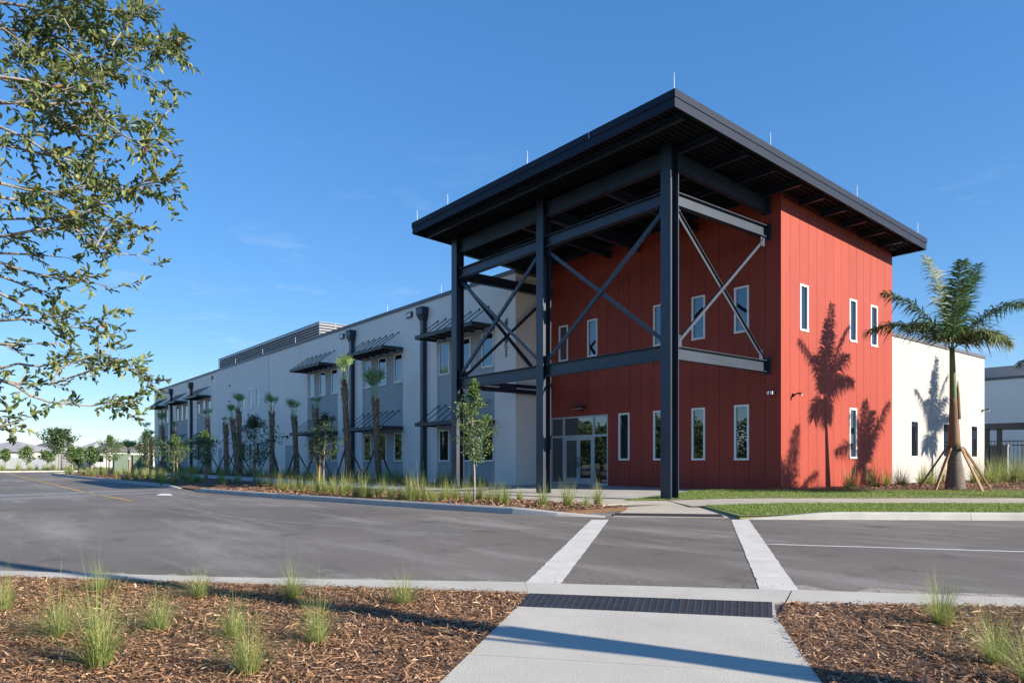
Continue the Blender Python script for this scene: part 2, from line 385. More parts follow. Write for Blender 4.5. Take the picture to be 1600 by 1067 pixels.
# tactile plates with their domes
def tactile(name, A, B, C, Dd, nx, ny, z, label, cat='tactile paving', dome=.012):
    A, B, C, Dd = [Vector(p) for p in (A, B, C, Dd)]        # A-B far edge, D-C near edge
    o = thing(name, ((A.x+C.x)/2, (A.y+C.y)/2, z), label, cat)
    base = MB().prism([tuple(Dd), tuple(C), tuple(B), tuple(A)], z-.02, z+.006); build(base, 'plate', 'tactile', o)
    m = MB()
    for i in range(nx):
        for j in range(ny):
            u, v = (i+.5)/nx, (j+.5)/ny
            p = (A*(1-u)+B*u)*(1-v) + (Dd*(1-u)+C*u)*v
            n = 8; b = len(m.v)
            for rr, zz in ((dome, z+.006), (dome*.55, z+.0105)):
                for k in range(n): m.v.append((p.x+rr*math.cos(2*PI*k/n), p.y+rr*math.sin(2*PI*k/n), zz))
            for k in range(n): m.f.append((b+k, b+(k+1) % n, b+n+(k+1) % n, b+n+k))
            m.f.append(tuple(range(b+n, b+2*n)))
    tag(build(m, 'domes', 'tactile', o), kind='stuff'); return o
def mixv(a, b, t): return a+(b-a)*t
tactile('tactile_plate', mixv(TL,TR,.008), mixv(TL,TR,.617), mixv(L0,R0,.617), mixv(L0,R0,.008), 22, 11, .018, 'longer black tactile plate at the near kerb, left of the seam')
tactile('tactile_plate', mixv(TL,TR,.624), mixv(TL,TR,.992), mixv(L0,R0,.985), mixv(L0,R0,.624), 13, 11, .018, 'shorter black tactile plate at the near kerb, right of the seam')
build(MB().prism([tuple(L0), tuple(R0), tuple(TR), tuple(TL)], .0, .014), 'paving_slab', 'concrete_new', pth)

# painted concrete bars of the crossing, with worn ragged edges
def ragged_strip(name, a0, a1, b0, b1, z, m, amp=.018, n=60, parent=None):
    r = random.Random(name); mbb = MB(); pl = []; pr = []
    for i in range(n+1):
        t = i/n
        x, y = lerp(a0, b0, t); pl.append((x+r.uniform(-amp, amp), y+r.uniform(-amp, amp)*.5, z))
        x, y = lerp(a1, b1, t); pr.append((x+r.uniform(-amp, amp), y+r.uniform(-amp, amp)*.5, z))
    for i in range(n): mbb.quad(pl[i], pr[i], pr[i+1], pl[i+1])
    return build(mbb, name, m, parent)
ragged_strip('crossing_bar', (-5.37,4.46),(-5.13,4.72),(-10.30,10.33),(-10.08,10.62), .005, 'paint_white', .008, 70, road)
ragged_strip('crossing_bar', (-3.72,5.97),(-3.46,6.20),(-8.50,12.58),(-8.27,12.86), .005, 'paint_white', .008, 70, road)
ragged_strip('lane_line', (-5.78,9.22),(-5.60,9.44),(3.2,15.75),(3.35,15.97), .004, 'paint_line', .006, 90, road)
# far yellow centre line and the thin worn crossing lines
ragged_strip('centre_line', (-84,4.25),(-84,4.40),(-29.6,4.05),(-29.6,4.18), .004, 'paint_yellow', .01, 60, road)
ragged_strip('centre_line', (-28.0,4.12),(-28.0,4.25),(-23.9,4.25),(-23.9,4.40), .004, 'paint_yellow', .01, 20, road)
def G(px, py, z=0.):                                       # survey helper: metres from the survey photograph's bearings
    s = (px-800)/1100.; t = (1.22-z)*1100/(py-719.4); return (FX+RX*s)*t, (FY+RY*s)*t
a0, a1 = G(-60,774.4), G(-60,778.2); b0, b1 = G(262,764.0), G(262,765.4)
ragged_strip('crossing_line', a0, a1, b0, b1, .0045, 'paint_worn', .03, 60, road)
a0, a1 = G(-60,781.0), G(-60,784.5); b0, b1 = G(268,767.6), G(268,769.0)
ragged_strip('crossing_line', a0, a1, b0, b1, .0045, 'paint_worn', .03, 60, road)
mbq = MB(); mbq.quad(*[(*G(*p), .005) for p in ((243,773.6),(270,774.2),(266,771.2),(252,771))]); build(mbq, 'arrow_mark', 'paint_line', road)
mat('seam', (.26, .245, .225), .9, col2=(.12, .112, .104), scale=3.5)
sl = [G(*p) for p in ((262,788),(310,797),(359,807),(394,810.5),(450,815.5),(520,821),(590,827),(656,831),(720,836))]
for i in range(len(sl)-1):
    a_, b_ = Vector(sl[i]), Vector(sl[i+1]); n_ = Vector((-(b_-a_).y, (b_-a_).x)).normalized()*.05
    ragged_strip('asphalt_seam', tuple(a_-n_), tuple(a_+n_), tuple(b_-n_), tuple(b_+n_), .0025, 'seam', .03, 24, road)
mat('grit', (.3, .28, .25), .95, attr=[(0, (.05, .045, .04)), (.6, (.17, .155, .14)), (1, (.34, .31, .28))])
def grit(n, line, spread, seed):
    r_ = np.random.default_rng(seed); ln = np.array(line); k = r_.integers(0, len(ln)-1, n); t_ = r_.random(n)[:, None]
    P = ln[k]*(1-t_)+ln[k+1]*t_; d_ = unit(ln[k+1]-ln[k]); off = np.abs(r_.normal(0, spread, n))[:, None]; P = P+np.stack([-d_[:, 1], d_[:, 0]], 1)*off
    s_ = (.0025+.006*r_.random(n)**4)[:, None]; P3 = np.concatenate([P, np.full((n, 1), .004)], 1); a_ = r_.uniform(0, 2*PI, n)
    u_ = np.stack([np.cos(a_), np.sin(a_), 0*a_], 1)*s_; v_ = np.stack([-np.sin(a_), np.cos(a_), 0*a_], 1)*s_*.7; w_ = np.array([0, 0, 1.])*s_
    V = np.stack([P3-u_-v_, P3+u_-v_*.6, P3+u_*.8+v_, P3-u_*.7+v_, P3-u_*.5-v_*.4+w_, P3+u_*.5-v_*.3+w_, P3+u_*.4+v_*.5+w_, P3-u_*.4+v_*.4+w_], 1).reshape(-1, 3)
    b_ = (np.arange(n)*8)[:, None]; F = np.concatenate([b_+np.array([q]) for q in ((4,5,6,7),(0,1,5,4),(1,2,6,5),(2,3,7,6),(3,0,4,7))], 0)
    tag(put('grit', npmesh('grit', V, F, np.repeat(r_.random(n), 8)), 'grit', road), kind='stuff')
grit(1500, E_far[2:], .35, 31); grit(500, [(-29,4),(-4,12),(4,16)], 3.2, 32)
# windblown sand along the kerbs
def sandpatch(line, w0, seed, z=.0035):
    r = random.Random(seed); mbb = MB(); n = len(line); A = []; B = []
    for i, p in enumerate(line):
        a = Vector(line[max(i-1, 0)]); b = Vector(line[min(i+1, n-1)]); t = (b-a).normalized(); w = w0*r.uniform(.25, 1.0)
        A.append((p[0], p[1], z)); B.append((p[0]-t.y*w, p[1]+t.x*w, z))
    for i in range(n-1): mbb.quad(A[i], A[i+1], B[i+1], B[i])
    return tag(build(mbb, 'sand_drift', 'sand', road), kind='stuff')
def resample(line, step):
    out = []
    for i in range(len(line)-1):
        a, b = line[i], line[i+1]; L_ = math.hypot(b[0]-a[0], b[1]-a[1]); k = max(1, int(L_/step))
        out += [lerp(a, b, j/k) for j in range(k)]
    return out+[line[-1]]
sandpatch(resample(E_far[3:6], .18), .26, 1); sandpatch(resample(E_far[7:10], .18), .42, 2)

# ---- far side left: kerb, planting strip, pavement along the building
KL = [(-10.60,11.02),(-11.5,10.45),(-12.53,10.03),(-14.6,9.6),(-17.0,9.18),(-20.5,8.62),(-24.5,8.02),(-28.6,7.55),(-29.9,7.6)]
KL2 = [(-33.4,7.9),(-34.2,7.65),(-40,7.45),(-48,7.25),(-57,7.0),(-65,6.85),(-70.5,6.74),(-72.2,7.2),(-73,8.6)]
def kerb(name, line, heights, depth_side, label_parent=None, w=.17, seglen=3.0, z_end=.15):
    pr = tag(bpy.data.objects.new(name, None), kind='structure'); COL.objects.link(pr)
    pts = resample(line, .35); n = len(pts)
    hs = []
    acc = [0]
    for i in range(1, n): acc.append(acc[-1]+math.hypot(pts[i][0]-pts[i-1][0], pts[i][1]-pts[i-1][1]))
    back = offset(pts, w*depth_side)
    def h(s): return heights(s, acc[-1])
    start = 0
    while start < n-1:
        end = start
        while end < n-1 and acc[end]-acc[start] < seglen: end += 1
        m = MB()
        for i in range(start, end):
            sh = .010 if i == start else 0
            a = Vector(pts[i]); b = Vector(pts[i+1]); a2 = Vector(back[i]); b2 = Vector(back[i+1])
            if sh: d = (b-a).normalized()*sh; a = a+d; a2 = a2+d
            h0, h1 = h(acc[i]), h(acc[i+1])
            ba, bb = a+(a2-a)*.14, b+(b2-b)*.14
            fa, fb = a+(a2-a)*.30, b+(b2-b)*.30
            P = lambda v, z: (v.x, v.y, z)
            m.quad(P(a,-.01), P(b,-.01), P(bb,h1*.8), P(ba,h0*.8)); m.quad(P(ba,h0*.8), P(bb,h1*.8), P(fb,h1), P(fa,h0))
            m.quad(P(fa,h0), P(fb,h1), P(b2,h1), P(a2,h0)); m.quad(P(a2,h0), P(b2,h1), P(b2,-.01), P(a2,-.01))
            if i == start: m.quad(P(a,-.01), P(ba,h0*.8), P(fa,h0), P(a2,h0), P(a2,-.01))
            if i == end-1: m.quad(P(b,-.01), P(b2,-.01), P(b2,h1), P(fb,h1), P(bb,h1*.8))
        me = m.mesh('kerb_stone'); bm = bmesh.new(); bm.from_mesh(me); bmesh.ops.remove_doubles(bm, verts=bm.verts, dist=1e-4); bmesh.ops.recalc_face_normals(bm, faces=bm.faces); bm.to_mesh(me); bm.free()
        put('kerb_stone', me, 'kerb', pr)
        start = end
    return pr
kerb('far_kerb', KL, lambda s, T: .15*min(1, .10+s/2.3)*min(1, .15+(T-s)/1.4), 1)
kerb('far_kerb', KL2, lambda s, T: .15*min(1, .15+s/1.2), 1)
sandpatch([(p[0], p[1]-.004) for p in reversed(resample(KL[2:7], .3))], .22, 3)

SW0, SW1 = 13.0, 16.6
def zp(x, y):                                              # the forecourt falls gently from the wall to the road
    return .05 if y < 16.6 else .05+.10*(y-16.6)/5.4
pav = tag(bpy.data.objects.new('pavement', None), kind='structure'); COL.objects.link(pav)
build(MB().box(-74, -12.2, SW0+.01, SW1-.01, -.02, .040), 'joint_bed', 'joint', pav)
x = -74.0
while x < -25.3:
    x1 = min(x+1.83, -25.2)
    build(MB().box(x+.006, x1-.006, SW0, SW1, .0, .05), 'paving_slab', 'concrete', pav); x = x1
fc = tag(bpy.data.objects.new('forecourt', None), kind='structure'); COL.objects.link(fc)
build(MB().prism([(-25.2,13.02),(-11.8,13.02),(-10.6,11.35),(-8.8,12.95),(-10.9,15.9),(-13.05,16.9),(-12.8,22.2),(-25.0,22.2)], -.03, .006), 'joint_bed', 'joint', fc)
xs = [-25.2,-22.1,-19.0,-16.0,-12.98]
for i in range(4):
    for (y0, y1) in ((13.0,14.8),(14.8,16.6),(16.6,19.3),(19.3,22.15)):
        q = [(xs[i]+.006,y0+.006),(xs[i+1]-.006,y0+.006),(xs[i+1]-.006,y1-.006),(xs[i]+.006,y1-.006)]
        build(MB().prism(q, .0, zp), 'paving_slab', 'concrete_warm' if y1 < 17 else 'concrete', fc)
# the ramp down to the crossing
def zr(x, y):
    D = x*FX+y*FY; return .012+max(0, min(1, (D-15.2)/4.2))*.038
RA, RB, RC, RD = (-10.62,11.32), (-8.82,12.92), (-10.85,15.95), (-12.974,16.59)
build(MB().prism([(-11.72,13.0),RA,RB,RC,RD,(-12.974,13.0)], -.02, zr), 'paving_slab', 'concrete_warm', fc)
A_ = Vector(RA); B_ = Vector(RB); nrm = Vector((-.66,.75))
tactile('tactile_plate', A_+nrm*.66+Vector((.02,.02)), B_+nrm*.66-Vector((.06,.05)), B_+nrm*.06-Vector((.05,.04)), A_+nrm*.06+Vector((.02,.02)), 38, 10, .026, 'black tactile plate across the far ramp below the steel columns', dome=.02)

# ---- far side right: kerb, lawn strips, pavement, mulch bed
def hR(D, r):
    e = max(0, min(1, (r-4.2)/2.6)); b = .045+e*.075
    return b + max(0, min(1, (D-20.6)/3.2))*.11
KR = [tuple(W(14.62,4.75).xy), tuple(W(14.55,5.6).xy), tuple(W(14.5,6.8).xy), tuple(W(14.4,9).xy), tuple(W(14.2,12).xy), tuple(W(14.0,16).xy), tuple(W(13.9,22).xy), tuple(W(14.2,32).xy)]
kerb('far_kerb', KR, lambda s, T: .155*min(1, .06+s/2.0), -1, w=.20, seglen=4.4)
sandpatch([(p[0], p[1]) for p in resample(KR[1:6], .3)][::-1], .16, 4)
def sheet(name, D0, D1, r0, r1, m, dz, nD=4, nr=24, cut=None, parent=None):
    mbb = MB(); idx = {}
    for i in range(nD+1):
        for j in range(nr+1):
            rr0 = r0(D0+(D1-D0)*i/nD) if callable(r0) else r0
            D = D0+(D1-D0)*i/nD; r = rr0+(r1-rr0)*j/nr; idx[i, j] = len(mbb.v); p = W(D, r, hR(D, r)+dz); mbb.v.append(tuple(p))
    for i in range(nD):
        for j in range(nr): mbb.f.append((idx[i,j], idx[i,j+1], idx[i+1,j+1], idx[i+1,j]))
    return mbb
lawn1 = struct(sheet('lawn', 14.62, 17.9, lambda D: 4.75+(D-14.62)*.03, 32, 'lawn', .012, 6, 40), 'front_lawn', 'lawn')
def zr2(x, y): return zr(x, y)-.004
build(MB().prism([tuple(Vector(RB)+Vector((-.05,.04))), tuple(W(14.72,4.80).xy), tuple(W(17.95,4.95).xy), tuple(W(20.6,4.7).xy), tuple(W(20.6,3.0).xy), (-10.9,15.9)], -.02, zr2), 'paving_slab', 'concrete_warm', fc)
build(MB().prism([tuple(W(14.66,4.74).xy), tuple(W(14.66,6.4).xy), tuple(W(17.9,6.4).xy), tuple(W(17.9,4.84).xy)], -.01, lambda x, y: hR(x*FX+y*FY, x*RX+y*RY)+.009), 'turf_edge', 'lawn', lawn1)
prw = tag(bpy.data.objects.new('side_pavement', None), kind='structure'); COL.objects.link(prw)
r = 4.55
while r < 32:
    m = sheet('s', 17.9, 20.6, r+.006, r+1.8-.006, '', .004, 2, 2); b = len(m.v)
    build(m, 'paving_slab', 'concrete_warm', prw); r += 1.8
def lawn2_r0(D): return 3.25+max(0, (D-20.6))*.95
lawn2 = struct(sheet('lawn', 20.6, 23.3, lawn2_r0, 34, '', .014, 6, 40), 'back_lawn', 'lawn')
bedm = MB()
bed_poly = [tuple(W(23.3,6.0).xy), tuple(W(23.3,34).xy), (3,46), (-12.9,46), (-12.9,22.05)]
bed_poly = [(-12.75,21.9), tuple(W(23.2,6.9).xy), tuple(W(23.3,9).xy), tuple(W(23.3,34).xy), (2,47), (-12.9,47), (-12.9,22.1)]
struct(MB().prism(bed_poly, .0, lambda x, y: hR(x*FX+y*FY, x*RX+y*RY)+.03), 'side_bed', 'mulch')

# planting beds
NB_L = [E_near[i] for i in range(0, 6)] + [(L0.x-.0, L0.y)] + [path_pt(9,-1), (-8,-12), (-18,-14)]
NB_R = [path_pt(9,1), (R0.x, R0.y), E_near[7], E_near[8], E_near[9], E_near[10], (12,10), (8,-5)]
struct(MB().prism(NB_L, -.03, .016), 'near_bed', 'mulch'); struct(MB().prism(NB_R, -.03, .016), 'near_bed', 'mulch')
KLo = offset(KL, .16); KL2o = offset(KL2, .16)
FB_L = [tuple(p) for p in KLo[1:]] + [(-29.9,SW0), (-11.72,SW0)]
FB_L2 = [tuple(p) for p in KL2o] + [(-73,SW0), (-33.2,SW0)]
struct(MB().prism(FB_L, -.03, .085), 'kerb_bed', 'mulch'); struct(MB().prism(FB_L2, -.03, .085), 'kerb_bed', 'mulch')
struct(MB().prism([(-29.9,7.75),(-29.9,13.0),(-33.2,13.0),(-33.2,8.0)], -.03, .055), 'crossing_path', 'mulch')
WB = [(-96,SW1),(-25.2,SW1),(-25.2,20.2),(-96,20.2)]
struct(MB().prism(WB, -.03, .075), 'wall_bed', 'mulch')

def chips(name, poly, n, z, lo, hi, wid, zspread, mask=None):
    xs = [p[0] for p in poly]; ys = [p[1] for p in poly]
    P = np.stack([rng.uniform(min(xs), max(xs), n*6), rng.uniform(min(ys), max(ys), n*6)], 1)
    k = inpoly(P, poly)
    if mask is not None: k &= mask(P)
    P = P[k][:n]; n = len(P)
    zz = z+rng.random(n)*zspread if not callable(z) else z(P)+rng.random(n)*zspread
    az = rng.uniform(0, 2*PI, n); tilt = rng.normal(0, .28, n)
    d = np.stack([np.cos(az)*np.cos(tilt), np.sin(az)*np.cos(tilt), np.sin(tilt)], 1)
    s = np.stack([-np.sin(az), np.cos(az), rng.normal(0, .35, n)], 1); s = unit(s); u = unit(np.cross(d, s))
    ln = (lo+(hi-lo)*rng.random(n)**2.2)[:, None]; w = (wid*(.5+rng.random(n)))[:, None]
    c = np.concatenate([P, zz[:, None]], 1); bend = ln*rng.normal(0, .05, n)[:, None]
    V = np.stack([c-d*ln*.5-s*w*.35, c-d*ln*.5+s*w*.3, c+u*bend+s*w*.5, c+u*bend-s*w*.5, c+d*ln*.5+s*w*.2, c+d*ln*.5-s*w*.3], 1).reshape(-1, 3)
    b = (np.arange(n)*6)[:, None]; F = np.concatenate([b+np.array([[0, 1, 2, 3]]), b+np.array([[3, 2, 4, 5]])], 0)
    me = npmesh(name, V, F, np.repeat(np.clip(rng.normal(.43, .21, n), 0, 1), 6))
    return me
def view_mask(P):
    D = P[:, 0]*FX+P[:, 1]*FY; r = P[:, 0]*RX+P[:, 1]*RY
    return (D > 2.4) & (np.abs(r) < D*1.0+1.2)
for poly, n in ((NB_L, 220000), (NB_R, 125000)):
    o = put('mulch_chips', chips('mulch_chips', poly, n, .010, .014, .10, .0085, .036, view_mask), 'chips')
    tag(o, 'shredded brown bark mulch covering the near bed '+('left' if poly is NB_L else 'right')+' of the path', 'mulch', kind='stuff')
for poly, n, z, lab in ((FB_L, 16000, .085, 'brown bark mulch in the kerb strip before the building'), (FB_L2, 5000, .085, 'brown bark mulch in the far kerb strip at left')):
    tag(put('mulch_chips', chips('mulch_chips', poly, n, z, .04, .16, .028, .05), 'chips'), lab, 'mulch', kind='stuff')
bz = lambda P: np.array([hR(p[0]*FX+p[1]*FY, p[0]*RX+p[1]*RY)+.03 for p in P])
tag(put('mulch_chips', chips('mulch_chips', bed_poly, 12000, bz, .05, .18, .03, .06), 'chips'), 'brown bark mulch in the bed along the red and white walls', 'mulch', kind='stuff')

# lawn blades
def lawn_blades(D0, D1, r0f, r1, n, dz):
    D = rng.uniform(D0, D1, n); r = np.array([r0f(d) for d in D]); r = r+(r1-r)*rng.random(n)**1.2
    z = np.array([hR(a, b) for a, b in zip(D, r)])+dz
    P = np.stack([FX*D+RX*r, FY*D+RY*r, z], 1)
    V, F = blades(P, rng.uniform(.025, .06, n), rng.uniform(0, .03, n), rng.uniform(0, 2*PI, n), np.full(n, .012), seg=1)
    return npmesh('lawn_blades', V, F, np.repeat(np.clip(rng.normal(.5, .22, n), 0, 1), 4))
tag(put('lawn_grass', lawn_blades(14.75, 17.86, lambda d: 4.9, 19, 42000, .012), 'lawn_blade'), 'short green turf between the far kerb and the side pavement', 'grass', kind='stuff')
tag(put('lawn_grass', lawn_blades(20.63, 23.5, lawn2_r0, 24, 38000, .014), 'lawn_blade'), 'short green turf between the side pavement and the mulch bed', 'grass', kind='stuff')

# ------------------------------------------------------------------ building parts
def window(parent, face, a, b, z0, z1, plane, fw=.07, gl='glass', mull=None, out=.02, pin=-.035):
    """a framed window on a wall: face 'y' looks to -Y at y=plane, face 'x' looks to +X at x=plane"""
    m = MB()
    def bx(mm, u0, u1, w0, w1, d0, d1):      # u along wall, w height, d outward distance from plane
        if face == 'y': mm.box(u0, u1, plane-d1, plane-d0, w0, w1)
        else: mm.box(plane+d0, plane+d1, u0, u1, w0, w1)
    bx(m, a, b, z0, z0+fw, -.06, out+.012); bx(m, a, b, z1-fw, z1, -.06, out)
    bx(m, a, a+fw, z0+fw, z1-fw, -.06, out-.001); bx(m, b-fw, b, z0+fw, z1-fw, -.06, out-.001)
    fr = build(m, 'window', 'white_frame', parent)
    p = MB(); bx(p, a+fw-.01, b-fw+.01, z0+fw-.01, z1-fw+.01, pin-.03, pin); build(p, 'pane', gl, fr)
    return fr
def wall_lamp(parent, loc, face='y', w=.34):
    m = MB(); x, y, z = loc
    if face == 'y':
        m.box(x-.09, x+.09, y-.06, y, z-.09, z+.09); m.hexa([(x-w/2,y-.38,z+.00),(x+w/2,y-.38,z+.00),(x+w/2,y-.05,z+.02),(x-w/2,y-.05,z+.02),(x-w/2,y-.38,z+.04),(x+w/2,y-.38,z+.04),(x+w/2,y-.05,z+.11),(x-w/2,y-.05,z+.11)])
        g = MB().box(x-w/2+.04, x+w/2-.04, y-.33, y-.10, z-.012, z+.003)
    else:
        m.box(x, x+.06, y-.05, y+.05, z-.05, z+.05); m.tube([(x+.05,y,z),(x+.18,y,z+.05),(x+.30,y,z+.03)], [.02,.025,.05], 8)
        g = MB().box(x+.22, x+.34, y-.03, y+.03, z-.035, z-.005)
    o = build(m, 'wall_lamp', 'black', parent); build(g, 'lens', 'lamp_white', o); return o
def rod(parent, x, y, z, h=.42): build(MB().tube([(x,y,z-.02),(x,y,z+h*.5),(x,y,z+h)], [.009,.009,.006], 6), 'lightning_rod', 'rod_white', parent)

# ---- the long grey building
GY = 20.05; GX0, GX1 = -96.5, -24.80; GH = 9.72
gb = thing('school_building', ((GX0+GX1)/2, 32, 0), 'long two storey pale grey building with awnings and dark downpipes', 'building')
build(MB().box(GX0, GX1-.003, GY+.13, 46, 0, GH-.02), 'core_wall', 'stucco', gb)
bays = [(-31.38,-26.38), (-39.93,-34.93), (-48.48,-43.48), (-77.35,-72.35), (-85.9,-80.9), (-94.45,-89.45)]
edges = sorted([e for b in bays for e in b]); spans = []
bx_sorted = sorted(bays)
def skin(x0, x1, z0, z1, m='stucco', nm='wall_panel', y0=GY): return build(MB().box(x0, x1, y0, GY+.135, z0, z1), nm, m, gb)
BAY_TOP = 7.62
cuts = [GX0, -92.2, -88.0, -83.4, -79.5, -74.9, -71.3]
cuts = [GX0, -87.7, -79.1, -70.5]
# left block, middle ribbed section, right block; the upper band runs over the bays
for a, b in ((GX0,-87.7),(-87.7,-79.1),(-79.1,-70.3),(-56.3,-49.6),(-49.6,-41.9),(-41.9,-33.3),(-33.3,-25.35),(-25.35,GX1)):
    skin(a+.006, b-.006, BAY_TOP, GH)
low = GX0
for (a, b) in bx_sorted+[(GX1, None)]:
    if b is not None or True:
        seg_a, seg_b = low, a
        parts = [(seg_a, seg_b)]
        if seg_a < -71 and seg_b > -56: parts = [(seg_a, -70.3), (-56.3, -52.75), (-51.3, seg_b)]
        elif b is None: parts = [(seg_a, -25.35), (-25.35, seg_b)]
        for p, q in parts:
            j = (p+q)/2
            if q-p > 2.6: skin(p, j-.006, 0, BAY_TOP-.001); skin(j+.006, q, 0, BAY_TOP-.001)
            else: skin(p+.001, q-.001, 0, BAY_TOP-.001)
        low = b
# door panel zone right of the ribbed section
skin(-52.749, -51.301, 2.36, BAY_TOP-.001)
build(MB().box(-52.74, -51.31, GY+.03, GY+.13, .08, 2.355), 'door', 'door_grey', gb)
wall_lamp(gb, (-52.3, GY, 3.0), w=.5)
# ribbed middle section of vertical panels
x = -70.294; k = 0
mw = [(-62.75,-61.95), (-60.95,-60.15), (-59.1,-58.3)]
while x < -56.4:
    x1 = min(x+1.0, -56.306); hit = [w for w in mw if w[0] < x1 and w[1] > x]
    zc = [(0, GH)]
    build(MB().box(x+.012, x1-.012, GY-.03, GY+.135, 0, GH), 'rib_panel', 'stucco_cool', gb); x = x1
for a, b in mw:
    window(gb, 'y', a, b, 5.66, 7.28, GY-.03, .06, out=.04, pin=.012); window(gb, 'y', a, b, 1.2, 2.75, GY-.03, .06, out=.04, pin=.012)
dr = build(MB().box(-69.6, -68.6, GY-.055, GY-.02, .1, 2.4), 'door', 'door_grey', gb); build(MB().box(-68.78, -68.7, GY-.11, GY-.056, 1.05, 1.15), 'handle', 'black', dr)
wall_lamp(gb, (-70.2, GY-.03, 3.05), w=.6)
build(MB().box(-66.2, -66.0, GY-.2, GY-.03, 8.0, 8.06), 'camera_bracket', 'black', gb); build(MB().box(-66.2, -66.0, GY-.2, GY-.03, 6.6, 6.66), 'camera_bracket', 'black', gb)
def siding(parent, x0, x1, z0, z1, y):
    m = MB(); z = z0; e = .205
    while z < z1-.01:
        t = min(z+e, z1)
        m.hexa([(x0,y-.022,z),(x1,y-.022,z),(x1,y+.03,z),(x0,y+.03,z),(x0,y-.006,t),(x1,y-.006,t),(x1,y+.03,t),(x0,y+.03,t)]); z = t
    return tag(build(m, 'siding', 'siding', parent), kind='stuff')
def awning(parent, x0, x1, z, y, far=False):
    d = 1.30; m = MB()
    m.hexa([(x0,y-d,z+.02),(x1,y-d,z+.02),(x1,y-.002,z+.02),(x0,y-.002,z+.02),(x0,y-d,z+.05),(x1,y-d,z+.05),(x1,y-.002,z+.05),(x0,y-.002,z+.05)])
    m.box(x0-.004, x1+.004, y-d-.03, y-d, z-.09, z+.10)
    m.box(x0-.03, x0-.004, y-d-.03, y-.003, z-.09, z+.10); m.box(x1+.004, x1+.03, y-d-.03, y-.003, z-.09, z+.10)
    o = build(m, 'awning', 'steel_awning', parent)
    for k in range(1, 6):
        xx = x0+(x1-x0)*k/6; build(MB().box(xx-.03, xx+.03, y-d+.002, y-.004, z-.06, z+.019), 'purlin', 'steel_awning', o)
    for k in range(7):
        xx = x0+.10+(x1-x0-.55)*k/6
        q = MB().tube([(xx,y-d+.05,z+.06),(xx,y-.01,z+1.0)], .022, 6)
        q.box(xx-.05, xx+.05, y-.03, y, z+.95, z+1.05); q.box(xx-.04, xx+.04, y-d+.0, y-d+.10, z+.05, z+.11); build(q, 'rod', 'black', o)
    return o
for (a, b) in bays:
    siding(gb, a+.002, b-.002, .04, BAY_TOP-.004, GY+.10)
    for o0, o1 in ((.12,1.08), (2.02,2.98), (3.92,4.88)):
        window(gb, 'y', a+o0, a+o1, 5.67, 7.33, GY+.075, .075, out=.045, pin=.012); window(gb, 'y', a+o0, a+o1, 1.17, 2.83, GY+.075, .075, out=.045, pin=.012)
    awning(gb, a, b, 7.52, GY); awning(gb, a, b, 3.06, GY)
def downpipe(parent, x):
    o = build(MB().box(x-.14, x+.14, GY-.26, GY-.03, .08, 8.8), 'downpipe', 'steel', parent)
    build(MB().hexa([(x-.16,GY-.28,8.72),(x+.16,GY-.28,8.72),(x+.16,GY-.002,8.72),(x-.16,GY-.002,8.72),(x-.30,GY-.42,9.05),(x+.30,GY-.42,9.05),(x+.30,GY-.002,9.05),(x-.30,GY-.002,9.05)]).box(x-.30, x+.30, GY-.42, GY-.002, 9.051, 9.36).box(x-.33, x+.33, GY-.45, GY-.002, 9.361, 9.42), 'rain_head', 'steel', o)
for x in (-32.5, -41.1, -79.0, -87.5): downpipe(gb, x)
for x in (-34.13, -42.7, -71.9, -80.6):
    o = build(MB().box(x-.28, x+.28, GY-.10, GY, 9.14, 9.46), 'wall_lamp', 'steel', gb); build(MB().box(x-.2, x+.2, GY-.115, GY-.101, 9.2, 9.4), 'lens', 'lamp_white', o)
# coping
cp = MB(); cp.box(GX0-.05, GX1+.05, GY-.06, GY+.3, GH+.001, GH+.19); build(cp, 'coping', 'coping', gb)
cp = MB(); cp.box(GX1-.3, GX1+.051, GY+.302, 46, GH+.001, GH+.188); build(cp, 'coping', 'coping', gb)
cp = MB(); cp.box(GX0-.052, GX0+.3, GY+.302, 46, GH+.001, GH+.188); build(cp, 'coping', 'coping', gb)
for x, y in ((-31.1,GY+.1),(-36.9,GY+.1),(-44,GY+.1),(-51,GY+.1),(-58,GY+.1),(-65,GY+.1),(-72.4,GY+.1),(-80,GY+.1)): rod(gb, x, y, GH+.19, .5)
# the rooftop louvre screen
LZ0, LZ1 = 9.75, 12.33; LY = 23.2
for k in range(12):
    z = LZ0+(LZ1-LZ0)*k/12
    build(MB().hexa([(-80.9,LY-.0,z),(-53.84,LY-.0,z),(-53.84,LY+.05,z+.02),(-80.9,LY+.05,z+.02),(-80.9,LY-.0,z+.10),(-53.84,LY-.0,z+.10),(-53.84,LY+.12,z+.165),(-80.9,LY+.12,z+.165)]), 'louvre_slat', 'louver', gb)
    build(MB().hexa([(-53.75,LY,z),(-53.75,42,z),(-53.80,42,z+.02),(-53.80,LY,z+.02),(-53.75,LY,z+.10),(-53.75,42,z+.10),(-53.87,42,z+.165),(-53.87,LY,z+.165)]), 'louvre_slat', 'louver', gb, fix=True)
build(MB().box(-80.8, -53.93, LY+.13, 41.9, 9.7, LZ1-.03), 'screen_core', 'coping', gb)
build(MB().box(-80.92, -53.74, LY-.02, LY+.14, LZ1, LZ1+.05), 'screen_cap', 'louver', gb); build(MB().box(-53.9, -53.735, LY+.142, 42, LZ1, LZ1+.05), 'screen_cap', 'louver', gb)
